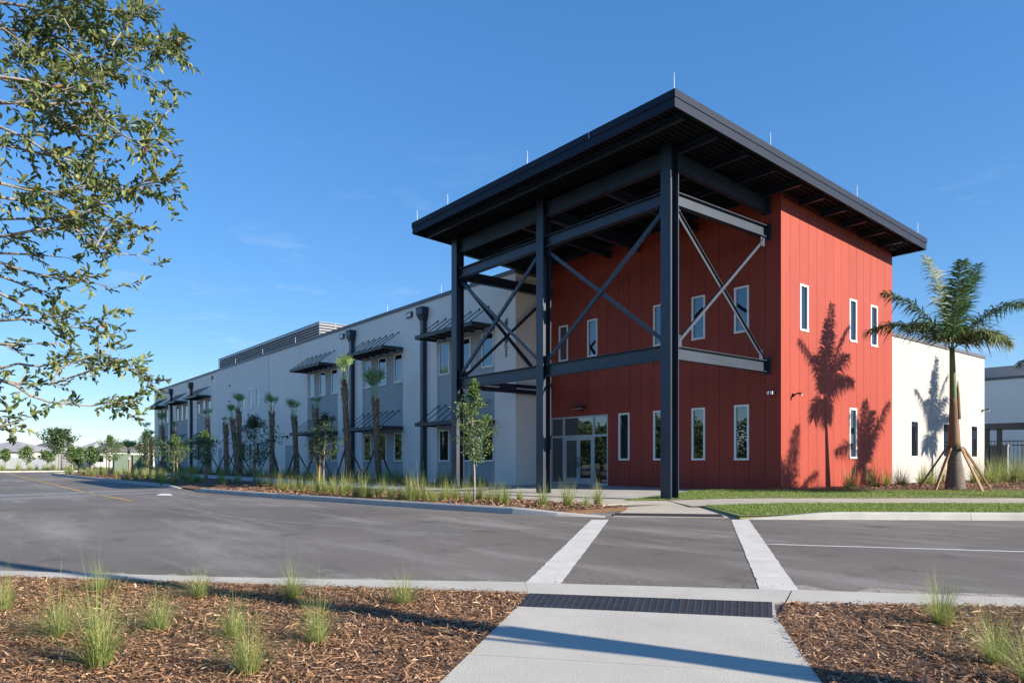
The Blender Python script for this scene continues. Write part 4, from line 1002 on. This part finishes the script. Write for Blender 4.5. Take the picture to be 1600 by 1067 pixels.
def sabal_crown(seed, h=1.5, nl=10, spread=.35, size=.55):
    r = np.random.default_rng(seed); V = []; F = []; R_ = []
    for k in range(nl):
        a = r.uniform(0, 2*PI); sp = spread*r.uniform(.1, 1.0); top = np.array([math.cos(a)*sp, math.sin(a)*sp, h*r.uniform(.42, .68)])
        base = np.array([math.cos(a)*.07, math.sin(a)*.07, -.1]); side = np.array([-math.sin(a), math.cos(a), 0])*.018; b = len(V)
        m = base*.5+top*.5+np.array([0, 0, .05])
        V += [base-side, base+side, m+side, m-side, top+side*.6, top-side*.6]; F += [(b, b+1, b+2, b+3), (b+3, b+2, b+4, b+5)]; R_ += [.85]*6
        d = np.array([math.cos(a)*.35, math.sin(a)*.35, 1.]); fan_leaf(V, F, R_, top, d, np.array([-math.cos(a), -math.sin(a), .35]), size*r.uniform(.8, 1.15), 12, r, .95)
    return npmesh('crown', np.array(V), np.array(F), np.array(R_))
def sabal_trunk_mesh(h, r0, seed, bulge=1.45):
    r = random.Random(seed); t = MB(); n = 9; pts = []; rd = []
    for i in range(n+1):
        f = i/n; pts.append((0, 0, h*f)); rd.append(r0*(1.12-.2*f if f < .8 else .95+(bulge-.95)*math.sin(PI*min(1, (f-.8)/.2*.8))*.8)*(1 if i < n else .55))
    t.tube(pts, rd, 9); return t, rd
def boots_mesh(h, r0, seed, n=170, top=1.0):
    r = np.random.default_rng(seed); V = []; F = []; R_ = []
    for k in range(n):
        f = k/n; z = h*(.06+.94*f); a = k*2.399+r.normal(0, .15); big = 1+1.1*max(0, f-.80)/.2*top
        rad = r0*(1.1-.18*f)*(.97+.1*(f > .82)); w = .075*big*r.uniform(.7, 1.2); L_ = .14*big*r.uniform(.7, 1.25); out = (.030+.075*max(0, f-.8)/.2)*r.uniform(.6, 1.4)
        c = np.array([math.cos(a), math.sin(a), 0]); s = np.array([-math.sin(a), math.cos(a), 0]); b = len(V); p = c*rad+np.array([0, 0, z])
        V += [p-s*w*.5, p+s*w*.5, p+s*w*.30+c*out+np.array([0, 0, L_]), p-s*w*.30+c*out+np.array([0, 0, L_])]
        F.append((b, b+1, b+2, b+3)); R_ += [min(1, max(0, r.normal(.45, .28)))]*4
    return npmesh('boots', np.array(V), np.array(F), np.array(R_))
def sabal(px, Y, ytrunk, ytop, lab, seed, lean=0., r0=.155, props=3, size=.55, baseY=None, mat_leaf='sabal_leaf', spread=.35):
    s = (px-800)/1100.; D = Y/(FY+RY*s); x = (FX+RX*s)*D
    h = 1.22+(719.4-ytrunk)/1100*D-.07; ch = max(.7, (ytrunk-ytop)/1100*D)
    o = thing('sabal_palm', (x, Y, .07), lab, 'palm tree', 'sabal palms along the grey facade')
    sh = Matrix(((1,0,lean*RX,0),(0,1,lean*RY,0),(0,0,1,0),(0,0,0,1)))
    t, rd = sabal_trunk_mesh(h, r0, seed); me = t.mesh('trunk'); me.transform(sh); tr = put('trunk', me, 'sabal_trunk', o, True)
    me = boots_mesh(h, r0, seed); me.transform(sh); tag(put('boots', me, 'boot', tr), kind='stuff')
    me = sabal_crown(seed, ch*1.25, 11, spread, size*ch/1.25*1.1); me.transform(Matrix.Translation((lean*RX*h, lean*RY*h, h))); put('crown', me, mat_leaf, o)
    for k in range(props):
        a = seed*.9+k*2*PI/3; hz = min(1.75, h*.4); q = Vector((lean*RX*hz, lean*RY*hz, hz))
        build(MB().bar((1.0*math.cos(a),1.0*math.sin(a),-.02), q+Vector((.17*math.cos(a),.17*math.sin(a),0)), .07, .07), 'prop', 'stake_grey', o, local=True)
    return o
for a in [(545,16.95,598,560,'tallest sabal palm, lit pale crown, beside the second downpipe from the right',101,-.045,.16,3,.50),
          (592,18.2,626,584,'green fan crowned sabal palm before the nearest siding bay left of the steel frame',102,-.045,.16,3,.62),
          (499,18.2,640,620,'leaning sabal palm before the right side of the third siding bay',103,-.06,.17,3,.42),
          (464,18.3,653,627,'sabal palm directly right of the grey service door',104,-.045,.17,3,.45),
          (425,18.3,647,618,'sabal palm with swollen head right of the broad shaded tree',105,.0,.17,3,.45),
          (375,18.2,642,616,'taller palm of the crossed pair before the ribbed wall',106,-.02,.19,3,.48),
          (372,17.4,657,633,'shorter leaning palm of the crossed pair with a bleached frond',107,-.10,.18,2,.48),
          (354,18.4,664,651,'stubby sabal palm left of the crossed pair',108,-.02,.20,3,.36),
          (328,18.4,657,638,'sabal palm rising behind the young tree at the far downpipe',109,-.05,.16,3,.42),
          (272,18.4,675,659,'sabal palm with small crown between the two leftmost downpipes',110,.0,.16,3,.40),
          (257,18.4,667,646,'sabal palm before the leftmost siding bay',111,-.05,.17,3,.45),
          (228,18.0,676,660,'sabal palm standing just past the left end of the grey building',112,.0,.20,2,.45),
          (236,19.2,688,672,'short sabal palm behind the one past the building end',113,.0,.20,2,.45)]:
    sabal(a[0], a[1], a[2], a[3], a[4], a[5], a[6], a[7], a[8], a[9]*1.25, spread=.42)

# royal palm on the right, and its neighbours that stand beyond the right edge of the picture
def frond_mesh(L_, az, el, droop, nleaf=54, ll=.55, seed=0, hang=.55, upl=.35):
    r = np.random.default_rng(seed); V = []; F = []; R_ = []
    c, s = math.cos(az), math.sin(az); hor = np.array([c, s, 0]); side = np.array([-s, c, 0]); pts = []
    p = np.zeros(3); a = el; n = 18
    for i in range(n+1):
        pts.append(p.copy()); p = p+(hor*math.cos(a)+np.array([0, 0, math.sin(a)]))*L_/n; a -= droop*(.35+1.3*i/n)/n
    pts = np.array(pts)
    for i in range(n):                                      # rachis
        b = len(V); w0 = .028*(1-.85*i/n)+.004; w1 = .028*(1-.85*(i+1)/n)+.004
        d = unit((pts[i+1]-pts[i])[None])[0]; u = np.cross(d, side); 
        V += [pts[i]-side*w0, pts[i]+u*w0*.8, pts[i]+side*w0, pts[i+1]-side*w1, pts[i+1]+u*w1*.8, pts[i+1]+side*w1]
        F += [(b, b+1, b+4, b+3), (b+1, b+2, b+5, b+4)]; R_ += [.95]*6
    for k in range(nleaf):
        f = .14+.86*(k+.5)/nleaf; q = f*n; i = min(n-1, int(q)); P = pts[i]+(pts[i+1]-pts[i])*(q-i); d = unit((pts[i+1]-pts[i])[None])[0]; u = np.cross(d, side)
        if u[2] < 0: u = -u
        l = ll*(math.sin(PI*(.12+.80*f))**.6)*(1-.25*f)
        for sg in (-1, 1):
            for tier in (0, 1):
                e = upl*(1 if tier else -.45)+r.normal(0, .22)
                dd = side*sg*math.cos(e)+u*math.sin(e)+d*r.uniform(.45, .95); dd = unit(dd[None])[0]; lk = l*r.uniform(.75, 1.15)
                w = .048*r.uniform(.7, 1.15); wd = unit(np.cross(dd, u+r.normal(0, .3, 3))[None])[0]
                m = P+dd*lk*.5-np.array([0, 0, lk*.08]); t = P+dd*lk*.92-np.array([0, 0, lk*hang*r.uniform(.6, 1.3)]); b = len(V)
                V += [P-wd*w*.3, P+wd*w*.3, m+wd*w*.5, m-wd*w*.5, t+wd*w*.08, t-wd*w*.08]; F += [(b, b+1, b+2, b+3), (b+3, b+2, b+4, b+5)]
                R_ += [min(1, max(0, r.normal(.42, .22)))]*6
    return npmesh('frond', np.array(V), np.array(F), np.array(R_))
def royal(loc, h, lab, seed, fronds, lean=(0,0), group=None, props=True):
    """h: height of the point where the fronds leave the stem"""
    o = thing('royal_palm', loc, lab, 'palm tree', group); lx, ly = lean
    def P(z): return Vector((lx*max(0, z/h)**1.3, ly*max(0, z/h)**1.3, z))
    def st(z0, z1, r0, r1, nm, m, n=8, f=None):
        return build(MB().tube([P(z0+(z1-z0)*i/n) for i in range(n+1)], [(r0+(r1-r0)*i/n if f is None else f(i/n)) for i in range(n+1)], 14), nm, m, o, smooth=True, local=True)
    def fb(t): return .33*(1-t)**1.25+.175*t+.012*math.sin(PI*t)
    st(-.05, 1.45, .3, .2, 'trunk_base', 'royal_base', 10, fb)
    st(1.451, 3.1, .185, .115, 'leaf_sheath', 'royal_sheath')
    st(2.6, h, .125, .075, 'crown_shaft', 'royal_shaft')
    build(MB().tube([P(2.4)+Vector((.10,.05,0)), P(3.2)+Vector((.12,.06,0)), P(3.7)+Vector((.13,.07,0))], [.10,.06,.01], 8), 'dry_sheath', 'royal_sheath', o, smooth=True, local=True)
    for i, (L_, az, el, dr, m) in enumerate(fronds):
        me = frond_mesh(L_, az, el, dr, seed=seed*31+i, ll=.86+.1*(i % 2), hang=.42); me.transform(Matrix.Translation(P(h-.05))); put('frond', me, m, o)
    if props:
        for k in range(5):
            a = .5+k*2*PI/5+.25; build(MB().bar((1.15*math.cos(a),1.15*math.sin(a),-.03), (.27*math.cos(a),.27*math.sin(a),1.42), .09, .05), 'prop', 'stake', o, local=True)
        build(MB().tube([(.0,0,1.33),(0,0,1.47)], [.25,.245], 14), 'strap', 'strap', o, local=True)
    return o
AR = math.atan2(RY, RX); AF = math.atan2(FY, FX)           # bearings to the right of, and away from, the viewpoint
fr1 = [(3.0, AR+PI-.25, .80, 1.55, 'palm_leaf'), (3.1, AF+1.0, 1.12, .85, 'palm_leaf'), (3.8, AF-1.0, 1.26, .65, 'palm_leaf'), (3.5, AF+.5, 1.44, .35, 'palm_pale'), (3.2, AF+PI-.4, 1.25, .8, 'palm_leaf'),
       (3.5, AR+.10, .92, 1.15, 'palm_leaf'), (2.4, AR+.9, .95, 1.7, 'palm_pale'), (1.7, AR-1.1, .85, 2.1, 'palm_pale'), (1.9, AR-.45, .75, 2.0, 'palm_pale'), (2.6, AF+.2, 1.0, 1.5, 'palm_leaf')]
royal((-9.27,26.7,.22), 4.75, 'propped royal palm with green crownshaft before the white wing', 1, fr1, (.0,-.28))
def rnd_fronds(seed):
    r = random.Random(seed); return [(r.uniform(2.4, 3.4), k*.75+r.uniform(-.3, .3), r.uniform(.6, 1.4), r.uniform(.6, 1.7), 'palm_leaf') for k in range(8)]
royal((-7.75,36.75,.2), 4.4, 'royal palm whose fronds enter at the right picture edge', 2, fr1, (0,0), 'royal palms beyond the right edge')
royal((-3.9,31.6,.2), 4.7, 'royal palm beyond the right edge, casting the middle shadow on the red wall', 3, rnd_fronds(3), (0,0), 'royal palms beyond the right edge')
royal((-.6,27.25,.2), 4.6, 'royal palm beyond the right edge, casting the shadow at the red corner', 4, rnd_fronds(4), (0,0), 'royal palms beyond the right edge')

# the near oak at left: boughs with small stiff leaves
def PX(px, py_, D): s = (px-800)/1100.; return W(D, s*D, 1.22+(719.4-py_)/1100*D)
oak = thing('oak_tree', tuple(W(5.3,-6.0,0)), 'large oak at left whose leafy boughs hang into the picture', 'tree')
ob = oak.location
boughs = [[(0,5),(40,10),(100,30),(140,45),(175,70),(220,75),(255,80),(283,75)], [(0,95),(30,88),(60,75),(80,60),(110,20)], [(0,160),(50,160),(100,160),(140,162),(165,190),(200,215),(225,228),(247,190),(268,172)],
 [(0,48),(60,55),(110,62),(150,60)], [(0,120),(60,125),(100,140),(150,125)], [(0,200),(45,215),(80,240),(115,255),(150,250)], [(0,228),(75,240),(120,275),(160,288),(195,300),(225,288),(283,282)],
 [(0,285),(40,300),(90,300),(135,290)], [(0,310),(40,315),(80,335),(110,345),(140,330),(165,312)], [(0,370),(60,360),(115,357),(155,385),(190,395),(215,400),(237,415)], [(0,345),(70,340),(120,352),(165,380),(200,372),(226,362)],
 [(0,410),(40,420),(95,435),(135,437),(176,452)], [(0,395),(60,400),(110,405)], [(0,458),(25,470),(45,483),(80,495),(110,510),(150,515),(166,485)], [(0,503),(40,500),(80,505),(108,520)],
 [(0,592),(30,598),(80,597),(130,585),(165,572),(200,573),(225,588),(242,603)], [(0,596),(25,600),(50,615),(80,628),(140,632),(165,628),(195,630),(203,655)], [(0,575),(30,568),(60,572),(100,565),(112,545)],
 [(0,668),(20,662),(45,656)], [(0,655),(10,672),(28,686)], [(0,-40),(110,-10),(150,15),(200,20),(226,22)], [(0,-90),(120,-70),(200,-30)], [(0,430),(50,450),(90,460)], [(0,535),(20,540),(50,535)]]
subs = [[(100,158),(108,125),(122,105),(145,92),(160,85),(165,60),(155,20)], [(160,88),(200,100),(230,118),(257,138)], [(175,72),(190,50),(205,30)], [(225,285),(245,305),(256,318)], [(200,215),(225,232),(242,246)], [(60,160),(90,190),(130,210)],
 [(40,215),(60,200),(100,195),(140,205)], [(150,385),(170,350),(185,340)], [(80,597),(95,575),(130,560),(180,545),(190,560)], [(165,572),(150,555),(158,535)], [(45,215),(70,180)], [(30,10),(60,40),(90,90)], [(100,30),(130,80),(170,110)]]
bk = MB(); LP = []; LD = []; LN = []; r = np.random.default_rng(77); rpy = random.Random(77)
def grow(path, r0, r1, tw=.055):
    """lay a bough and hang twigs and leaves along it"""
    bk.tube(path, [r0+(r1-r0)*i/(len(path)-1) for i in range(len(path))], 6, False)
    dens = resample3(path, tw)
    for i in range(1, len(dens)):
        p = dens[i]; d = (dens[i]-dens[i-1]).normalized()
        for _ in range(1 if rpy.random() < .6 else 2):
            v = Vector((rpy.gauss(0, 1), rpy.gauss(0, 1), rpy.gauss(0, 1))).normalized(); v = (d*.75+v*.85).normalized(); L_ = rpy.uniform(.06, .22)
            e = p+v*L_; mid_ = p.lerp(e, .5)+Vector((0, 0, rpy.gauss(0, .012))); bk.tube([p, mid_, e], [.0028, .0022, .0012], 3, False)
            nl = int(L_/.018)+1
            for k in range(nl):
                f = (k+rpy.random())/nl; q = p.lerp(e, .15+.9*f); w = Vector((rpy.gauss(0, 1), rpy.gauss(0, 1), rpy.gauss(0, 1))).normalized()
                LP.append(q); LD.append((v*.8+w*.75).normalized()); LN.append(Vector((rpy.gauss(0, .6), rpy.gauss(0, .6), 1)))
def resample3(path, step):
    out = []
    for i in range(len(path)-1):
        a, b = path[i], path[i+1]; k = max(1, int((b-a).length/step)); out += [a.lerp(b, j/k) for j in range(k)]
    return out+[path[-1]]
trunk_top = 6.2
for i, bg_ in enumerate(boughs):
    D0 = 4.7+1.1*rpy.random(); pts = [PX(px+rpy.uniform(-3, 3), py_+rpy.uniform(-3, 3), D0+.10*j*rpy.uniform(-.6, 1)) for j, (px, py_) in enumerate(bg_)]
    st0 = pts[0]; zt0 = max(1.9, min(5.9, st0.z*.72+.85)); tb = Vector((ob.x, ob.y, zt0)); m1 = tb.lerp(st0, .55)+Vector((0, 0, .12))
    bk.tube([tb, m1, st0], [.045, .026, .012], 6, False)
    grow([tb.lerp(m1, .6), m1, m1.lerp(st0, .5), st0], .024, .012, .16)
    grow(pts, .0115, .0025, .046 if bg_[0][1] < 330 else .085)
for sb in subs:
    D0 = 4.8+.9*rpy.random(); grow([PX(px, py_, D0+.05*j) for j, (px, py_) in enumerate(sb)], .006, .002)
for k in range(22):                                        # inner sprays that fill the upper left of the crown
    px0, py0 = rpy.uniform(-30, 110), rpy.uniform(-20, 330); D0 = rpy.uniform(4.8, 6.2); dx, dy = rpy.uniform(40, 95), rpy.uniform(-45, 45)
    grow([PX(px0, py0, D0), PX(px0+dx*.5, py0+dy*.5+rpy.uniform(-8, 8), D0+.05), PX(px0+dx, py0+dy, D0+.1)], .006, .002, .05)
for k in range(26):                                        # the rest of the crown, beyond the picture's edge
    z = rpy.uniform(2.6, 6.2); a = rpy.uniform(0, 2*PI); L_ = rpy.uniform(1.2, 2.4); d = Vector((math.cos(a), math.sin(a), rpy.uniform(.1, .6)))
    if d.x*RX+d.y*RY > .2 and z < 5.5: continue
    tb = Vector((ob.x, ob.y, z)); grow([tb, tb+d*L_*.5, tb+d*L_], .03, .006, .13)
bk.tube([(ob.x,ob.y,-.05),(ob.x+.02,ob.y,.5),(ob.x-.03,ob.y+.03,2.4),(ob.x+.02,ob.y,4.6),(ob.x,ob.y,trunk_top)], [.17,.125,.105,.075,.03], 12)
build(bk, 'trunk', 'bark_pale', oak, smooth=True)
Lp = np.array(LP)-np.array(ob); n = len(Lp)
V, F = leaves(Lp, np.array(LD), np.array(LN), r.uniform(.034, .078, n), r.uniform(.016, .033, n), .3)
put('crown', npmesh('crown', V, F, np.repeat(np.clip(r.random(n)*.93+.04*(r.random(n) < .6), 0, 1), 6)), 'leaf_near', oak)

# unseen oak added beyond the right edge so its trunk shadows the path
shadow_oak = thing('oak_tree', (2.5,5.52,0), 'unseen added oak beyond the right edge whose trunk shadows the near path', 'tree')
t = MB(); t.tube([(0,0,-.05),(.02,0,.8),(-.03,.04,2.4),(.05,.0,4.6),(0,.03,7.6),(0,0,10.2)], [.19,.15,.135,.12,.10,.04], 12)
t.tube([(-.03,.04,2.2),(-.25,-.35,3.0),(-.4,-.7,3.9)], [.045,.03,.012], 6); t.tube([(0,0,3.1),(.3,.35,3.9),(.5,.6,4.6)], [.06,.035,.012], 6)
Cc = []; Rc = []  # crown set high so its shadow falls outside the view
for k in range(26):
    a = k*2.4; z = 8.6+2.2*rpy.random(); L_ = rpy.uniform(.5, 1.6); e = Vector((math.cos(a)*L_, math.sin(a)*L_, z)); t.tube([(0,0,z-.7), e*.5+Vector((0,0,(z-.4)*.5)), e], [.04,.025,.008], 5, False); Cc.append(tuple(e)); Rc.append(.5)
build(t, 'trunk', 'bark', shadow_oak, smooth=True, local=True); put('crown', leaf_cloud(Cc, Rc, 3500, .07, .03, 5), 'leaf', shadow_oak)
build(MB().tube([(-1.0,-.2,0),(-.99,-.2,2.6)], .03, 8), 'stake', 'stake', shadow_oak, local=True)  # stake added with the unseen tree for a second thin shadow

# trees behind the viewer that the windows mirror
proto = None
spots = [(-52,-32,1.2),(-45,-27,.9),(-38,-34,1.15),(-31,-26,1.0),(-24,-33,1.2),(-17,-27,.95),(-10,-34,1.1),(-4,-29,1.0),(-60,-29,1.0),(-68,-35,1.2),(-77,-30,1.0),(-88,-34,1.2)] + [(-97-9.5*k, -30-4*(k % 2), .95+.2*(k % 3)) for k in range(17)]
for i, (x, y, s) in enumerate(spots):
    if proto is None:
        proto = thing('parkside_oak', (0,0,0), 'bushy oak behind the viewer, mirrored in the front windows', 'tree', 'oaks mirrored in the windows')
        tt = MB().tube([(0,0,-.1),(.05,0,1.5),(0,.1,4.5)], [.25,.2,.06], 8); build(tt, 'trunk', 'bark', proto, local=True)
        rr2 = random.Random(9); Cc = []; Rc = []
        for k in range(30): a = k*2.4; L_ = 2.4*math.sqrt(rr2.random()); Cc.append((math.cos(a)*L_, math.sin(a)*L_, 1.4+3.9*rr2.random())); Rc.append(.95)
        put('crown', leaf_cloud(Cc, Rc, 5200, .30, .2, 9), 'leaf', proto); o = proto
    else: o = copy_tree(proto)
    o.location = (x, y*.62, 0); o.scale = (s*1.45, s*1.2, s*.95); o.rotation_euler = (0, 0, i*1.3)

# ------------------------------------------------------------------ far left: cabinets, fence, houses, trees
def at(px, D, z=0.): s = (px-800)/1100.; return W(D, s*D, z)
def oriented(name, px0, px1, D, depth, z0, z1, m, parent=None, nm=None):
    a, b = at(px0, D), at(px1, D); f = Vector((FX, FY, 0))*depth; mm = MB()
    mm.hexa([(a.x,a.y,z0),(b.x,b.y,z0),(b.x+f.x,b.y+f.y,z0),(a.x+f.x,a.y+f.y,z0),(a.x,a.y,z1),(b.x,b.y,z1),(b.x+f.x,b.y+f.y,z1),(a.x+f.x,a.y+f.y,z1)])
    return build(mm, nm or name, m, parent)
for (cx, cy, w, d, h, lab) in ((-67.6,11.5,.95,1.25,1.75,'larger green metal transformer cabinet in the left planting'), (-67.9,12.9,.85,1.1,1.66,'smaller green metal cabinet right of the larger one')):
    o = thing('utility_cabinet', (cx, cy, 0), lab, 'cabinet')
    build(MB().box(cx-w/2, cx+w/2, cy-d/2, cy+d/2, .1, h), 'body', 'cabinet', o); build(MB().box(cx-w/2-.03, cx+w/2+.03, cy-d/2-.03, cy+d/2+.03, h+.001, h+.06), 'lid', 'cabinet', o)
    build(MB().box(cx-w/2-.1, cx+w/2+.1, cy-d/2-.1, cy+d/2+.1, 0, .1), 'pad', 'concrete', o); build(MB().box(cx-.02, cx+.02, cy-d/2-.012, cy-d/2-.001, .2, h-.1), 'door_seam', 'black', o)
p = at(202, 56); o = thing('marker_post', (p.x, p.y, 0), 'white marker post with a wooden stake before the green cabinet', 'post')
build(MB().box(p.x-.09, p.x+.09, p.y-.05, p.y+.05, 0, 1.45), 'post', 'vinyl', o); build(MB().box(p.x+.18, p.x+.27, p.y-.05, p.y+.05, 0, 1.35), 'stake', 'stake', o)
picket_fence('metal_fence', tuple(at(96, 78)), tuple(at(232, 84)), 1.75, 'black metal picket fence running behind the far left trees', 1.9, .30)
pf = at(0, 90)
# lawns and the far kerb at the end of the road
mb = MB(); mb.quad((-260,-120,-.02),(-90.3,-120,-.02),(-90.3,160,-.02),(-260,160,-.02)); struct(mb, 'far_verge', 'lawn')
kerb('end_kerb', [(-90,-40),(-90,-10),(-90,2),(-90,40)], lambda s, T: .15, 1, w=.3, seglen=8)
mb = MB(); mb.quad((-92.4,-60,.06),(-90.3,-60,.06),(-90.3,60,.06),(-92.4,60,.06)); struct(mb, 'end_pavement', 'concrete_new')
rr = random.Random(8)
for i in range(70):
    x = rr.uniform(-104, -93.5); y = rr.uniform(-12, 16)
    clump(MIDG[rr.randrange(5)], x, y, -.02, rr.uniform(1.1, 1.9), 'blade', 'tall green grass clump massed beyond the end of the road', 'grass beyond the road end')
def house(px0, px1, D, wall, eave, ridge, depth, wm, rm, lab, gable=False, win=2, inset=.35):
    a, b = at(px0, D), at(px1, D); f = Vector((FX, FY, 0)); u = (b-a).normalized(); o = thing('house', tuple(a.lerp(b, .5)), lab, 'house')
    L_ = (b-a).length; m = MB(); c = [a, b, b+f*depth, a+f*depth]
    m.hexa([(q.x,q.y,0) for q in c]+[(q.x,q.y,eave) for q in c]); build(m, 'wall', wm, o)
    ov = .4; e = [a-u*ov-f*ov, b+u*ov-f*ov, b+u*ov+f*(depth+ov), a-u*ov+f*(depth+ov)]
    ins = 0 if gable else min(L_*.45, depth*.5)
    r0 = a+f*depth*.5+u*(ins if ins else -ov); r1 = b+f*depth*.5-u*(ins if ins else -ov)
    m = MB(); b0 = [(q.x,q.y,eave+.01) for q in e]; R0_, R1_ = (r0.x,r0.y,ridge), (r1.x,r1.y,ridge)
    m.quad(b0[0], b0[1], R1_, R0_); m.quad(b0[2], b0[3], R0_, R1_); m.quad(b0[3], b0[0], R0_); m.quad(b0[1], b0[2], R1_); m.quad(b0[3], b0[2], b0[1], b0[0]); build(m, 'roof', rm, o)
    for k in range(win):
        q = a+u*L_*(k+.7)/(win+.4); mm = MB(); w = u*.6
        p0, p1 = q-w-f*.05, q+w-f*.05; mm.hexa([(p0.x,p0.y,1.0),(p1.x,p1.y,1.0),(p1.x+f.x*.04,p1.y+f.y*.04,1.0),(p0.x+f.x*.04,p0.y+f.y*.04,1.0),(p0.x,p0.y,2.2),(p1.x,p1.y,2.2),(p1.x+f.x*.04,p1.y+f.y*.04,2.2),(p0.x+f.x*.04,p0.y+f.y*.04,2.2)]); build(mm, 'window', 'glass_dark', o)
    return o
house(-60, 40, 118, 0, 2.7, 4.6, 10, 'house_wall', 'shingle', 'white house with pale grey hipped roof at the left picture edge')
house(22, 62, 150, 0, 3.0, 5.6, 16, 'house_wall', 'shingle_dark', 'house with dark shingle roof behind the pale roofed one', win=0)
house(50, 72, 122, 0, 2.6, 3.7, 9, 'house_grey', 'shingle', 'small dark walled house with light roof left of the tall tree', gable=True, win=1)
house(84, 102, 140, 0, 2.7, 4.4, 12, 'house_wall', 'shingle', 'white house partly hidden behind the tall far tree', win=1)
house(108, 136, 130, 0, 2.9, 4.9, 12, 'house_wall', 'shingle', 'white house behind the black fence, middle of the row', win=1)
house(142, 170, 126, 0, 2.8, 4.7, 12, 'house_wall', 'shingle_dark', 'white gabled house behind the fence near the green cabinet', gable=True, win=1)
house(186, 232, 150, 0, 3.0, 5.4, 14, 'house_wall', 'terracotta', 'house with terracotta roof behind the green cabinet', win=0)
a, b = at(-40, 108), at(92, 104); o = thing('vinyl_fence', tuple(a), 'white solid garden fence before the houses at far left', 'fence'); d = (b-a); 
for k in range(12): build(MB().bar(a+d*(k/12+.002)+Vector((0,0,.85)), a+d*((k+1)/12-.002)+Vector((0,0,.85)), .06, 1.7), 'panel', 'vinyl', o)
def far_tree(px, D, ytop, ycrown, rad, seed, lab, leafm='leaf', n=900, **k):
    h = 1.22+(719.4-ytop)/1100*D; c = 1.22+(719.4-ycrown)/1100*D; p = at(px, D)
    return plant_tree('far_tree', (p.x, p.y, 0), seed, h, max(.6, c), rad, lab, 'trees at the far left', leafm, stakes=0, nleaf=n, trunk=.09, **k)
far_tree(92, 84, 671, 708, 1.9, 21, 'tallest bluish green tree at far left above the houses', 'leaf_dark', 2200, ll=.26, lw=.15)
far_tree(43, 92, 697, 722, .95, 22, 'narrow tree before the small dark walled house', 'leaf', 900, ll=.24, lw=.13)
far_tree(8, 96, 702, 720, .8, 23, 'thin bright tree before the white house at the picture edge', 'leaf', 600, ll=.24, lw=.13)
far_tree(74, 100, 706, 722, 1.05, 24, 'bright green small tree left of the tallest far tree', 'leaf', 900, ll=.26, lw=.15)
far_tree(113, 76, 697, 724, .8, 25, 'green young tree first from the left before the black fence', 'leaf', 900, ll=.2, lw=.11)
far_tree(123, 72, 700, 726, .75, 26, 'green young tree second from the left before the black fence', 'leaf', 900, ll=.2, lw=.11)
far_tree(143, 70, 698, 726, .85, 27, 'green young tree third from the left before the black fence', 'leaf', 1000, ll=.2, lw=.11)
for px, D, yt_, yb, lab in ((201,92,688,705,'round fan palm rising behind the green cabinet'),):
    h = 1.22+(719.4-yb)/1100*D; p = at(px, D); o = thing('fan_palm', (p.x, p.y, 0), lab, 'palm tree')
    build(MB().tube([(0,0,0),(0,0,h)], [.2,.16], 8), 'trunk', 'sabal_trunk', o, local=True); me = sabal_crown(300, 1.2, 26, 1.0, 1.15); me.transform(Matrix.Translation((0,0,h))); put('crown', me, 'sabal_leaf', o)
# irrigation marker flags in the kerb strip
for px, py_, lab in ((402,765,'small red flag at the left end of the lit kerb strip'), (482,768,'small red flag right of the other in the kerb strip'), (352,760,'small red flag in the shaded end of the kerb strip')):
    x, y = G(px, py_, .085); o = thing('marker_flag', (x, y, .085), lab, 'flag')
    build(MB().tube([(0,0,0),(0,0,.22)], .004, 4), 'wire', 'black', o, local=True); build(MB().hexa([(0,-.004,.14),(.11,-.004,.14),(.11,.0,.14),(0,.0,.14),(0,-.004,.22),(.11,-.004,.22),(.11,.0,.22),(0,.0,.22)]), 'flag', 'flag_red', o, local=True)
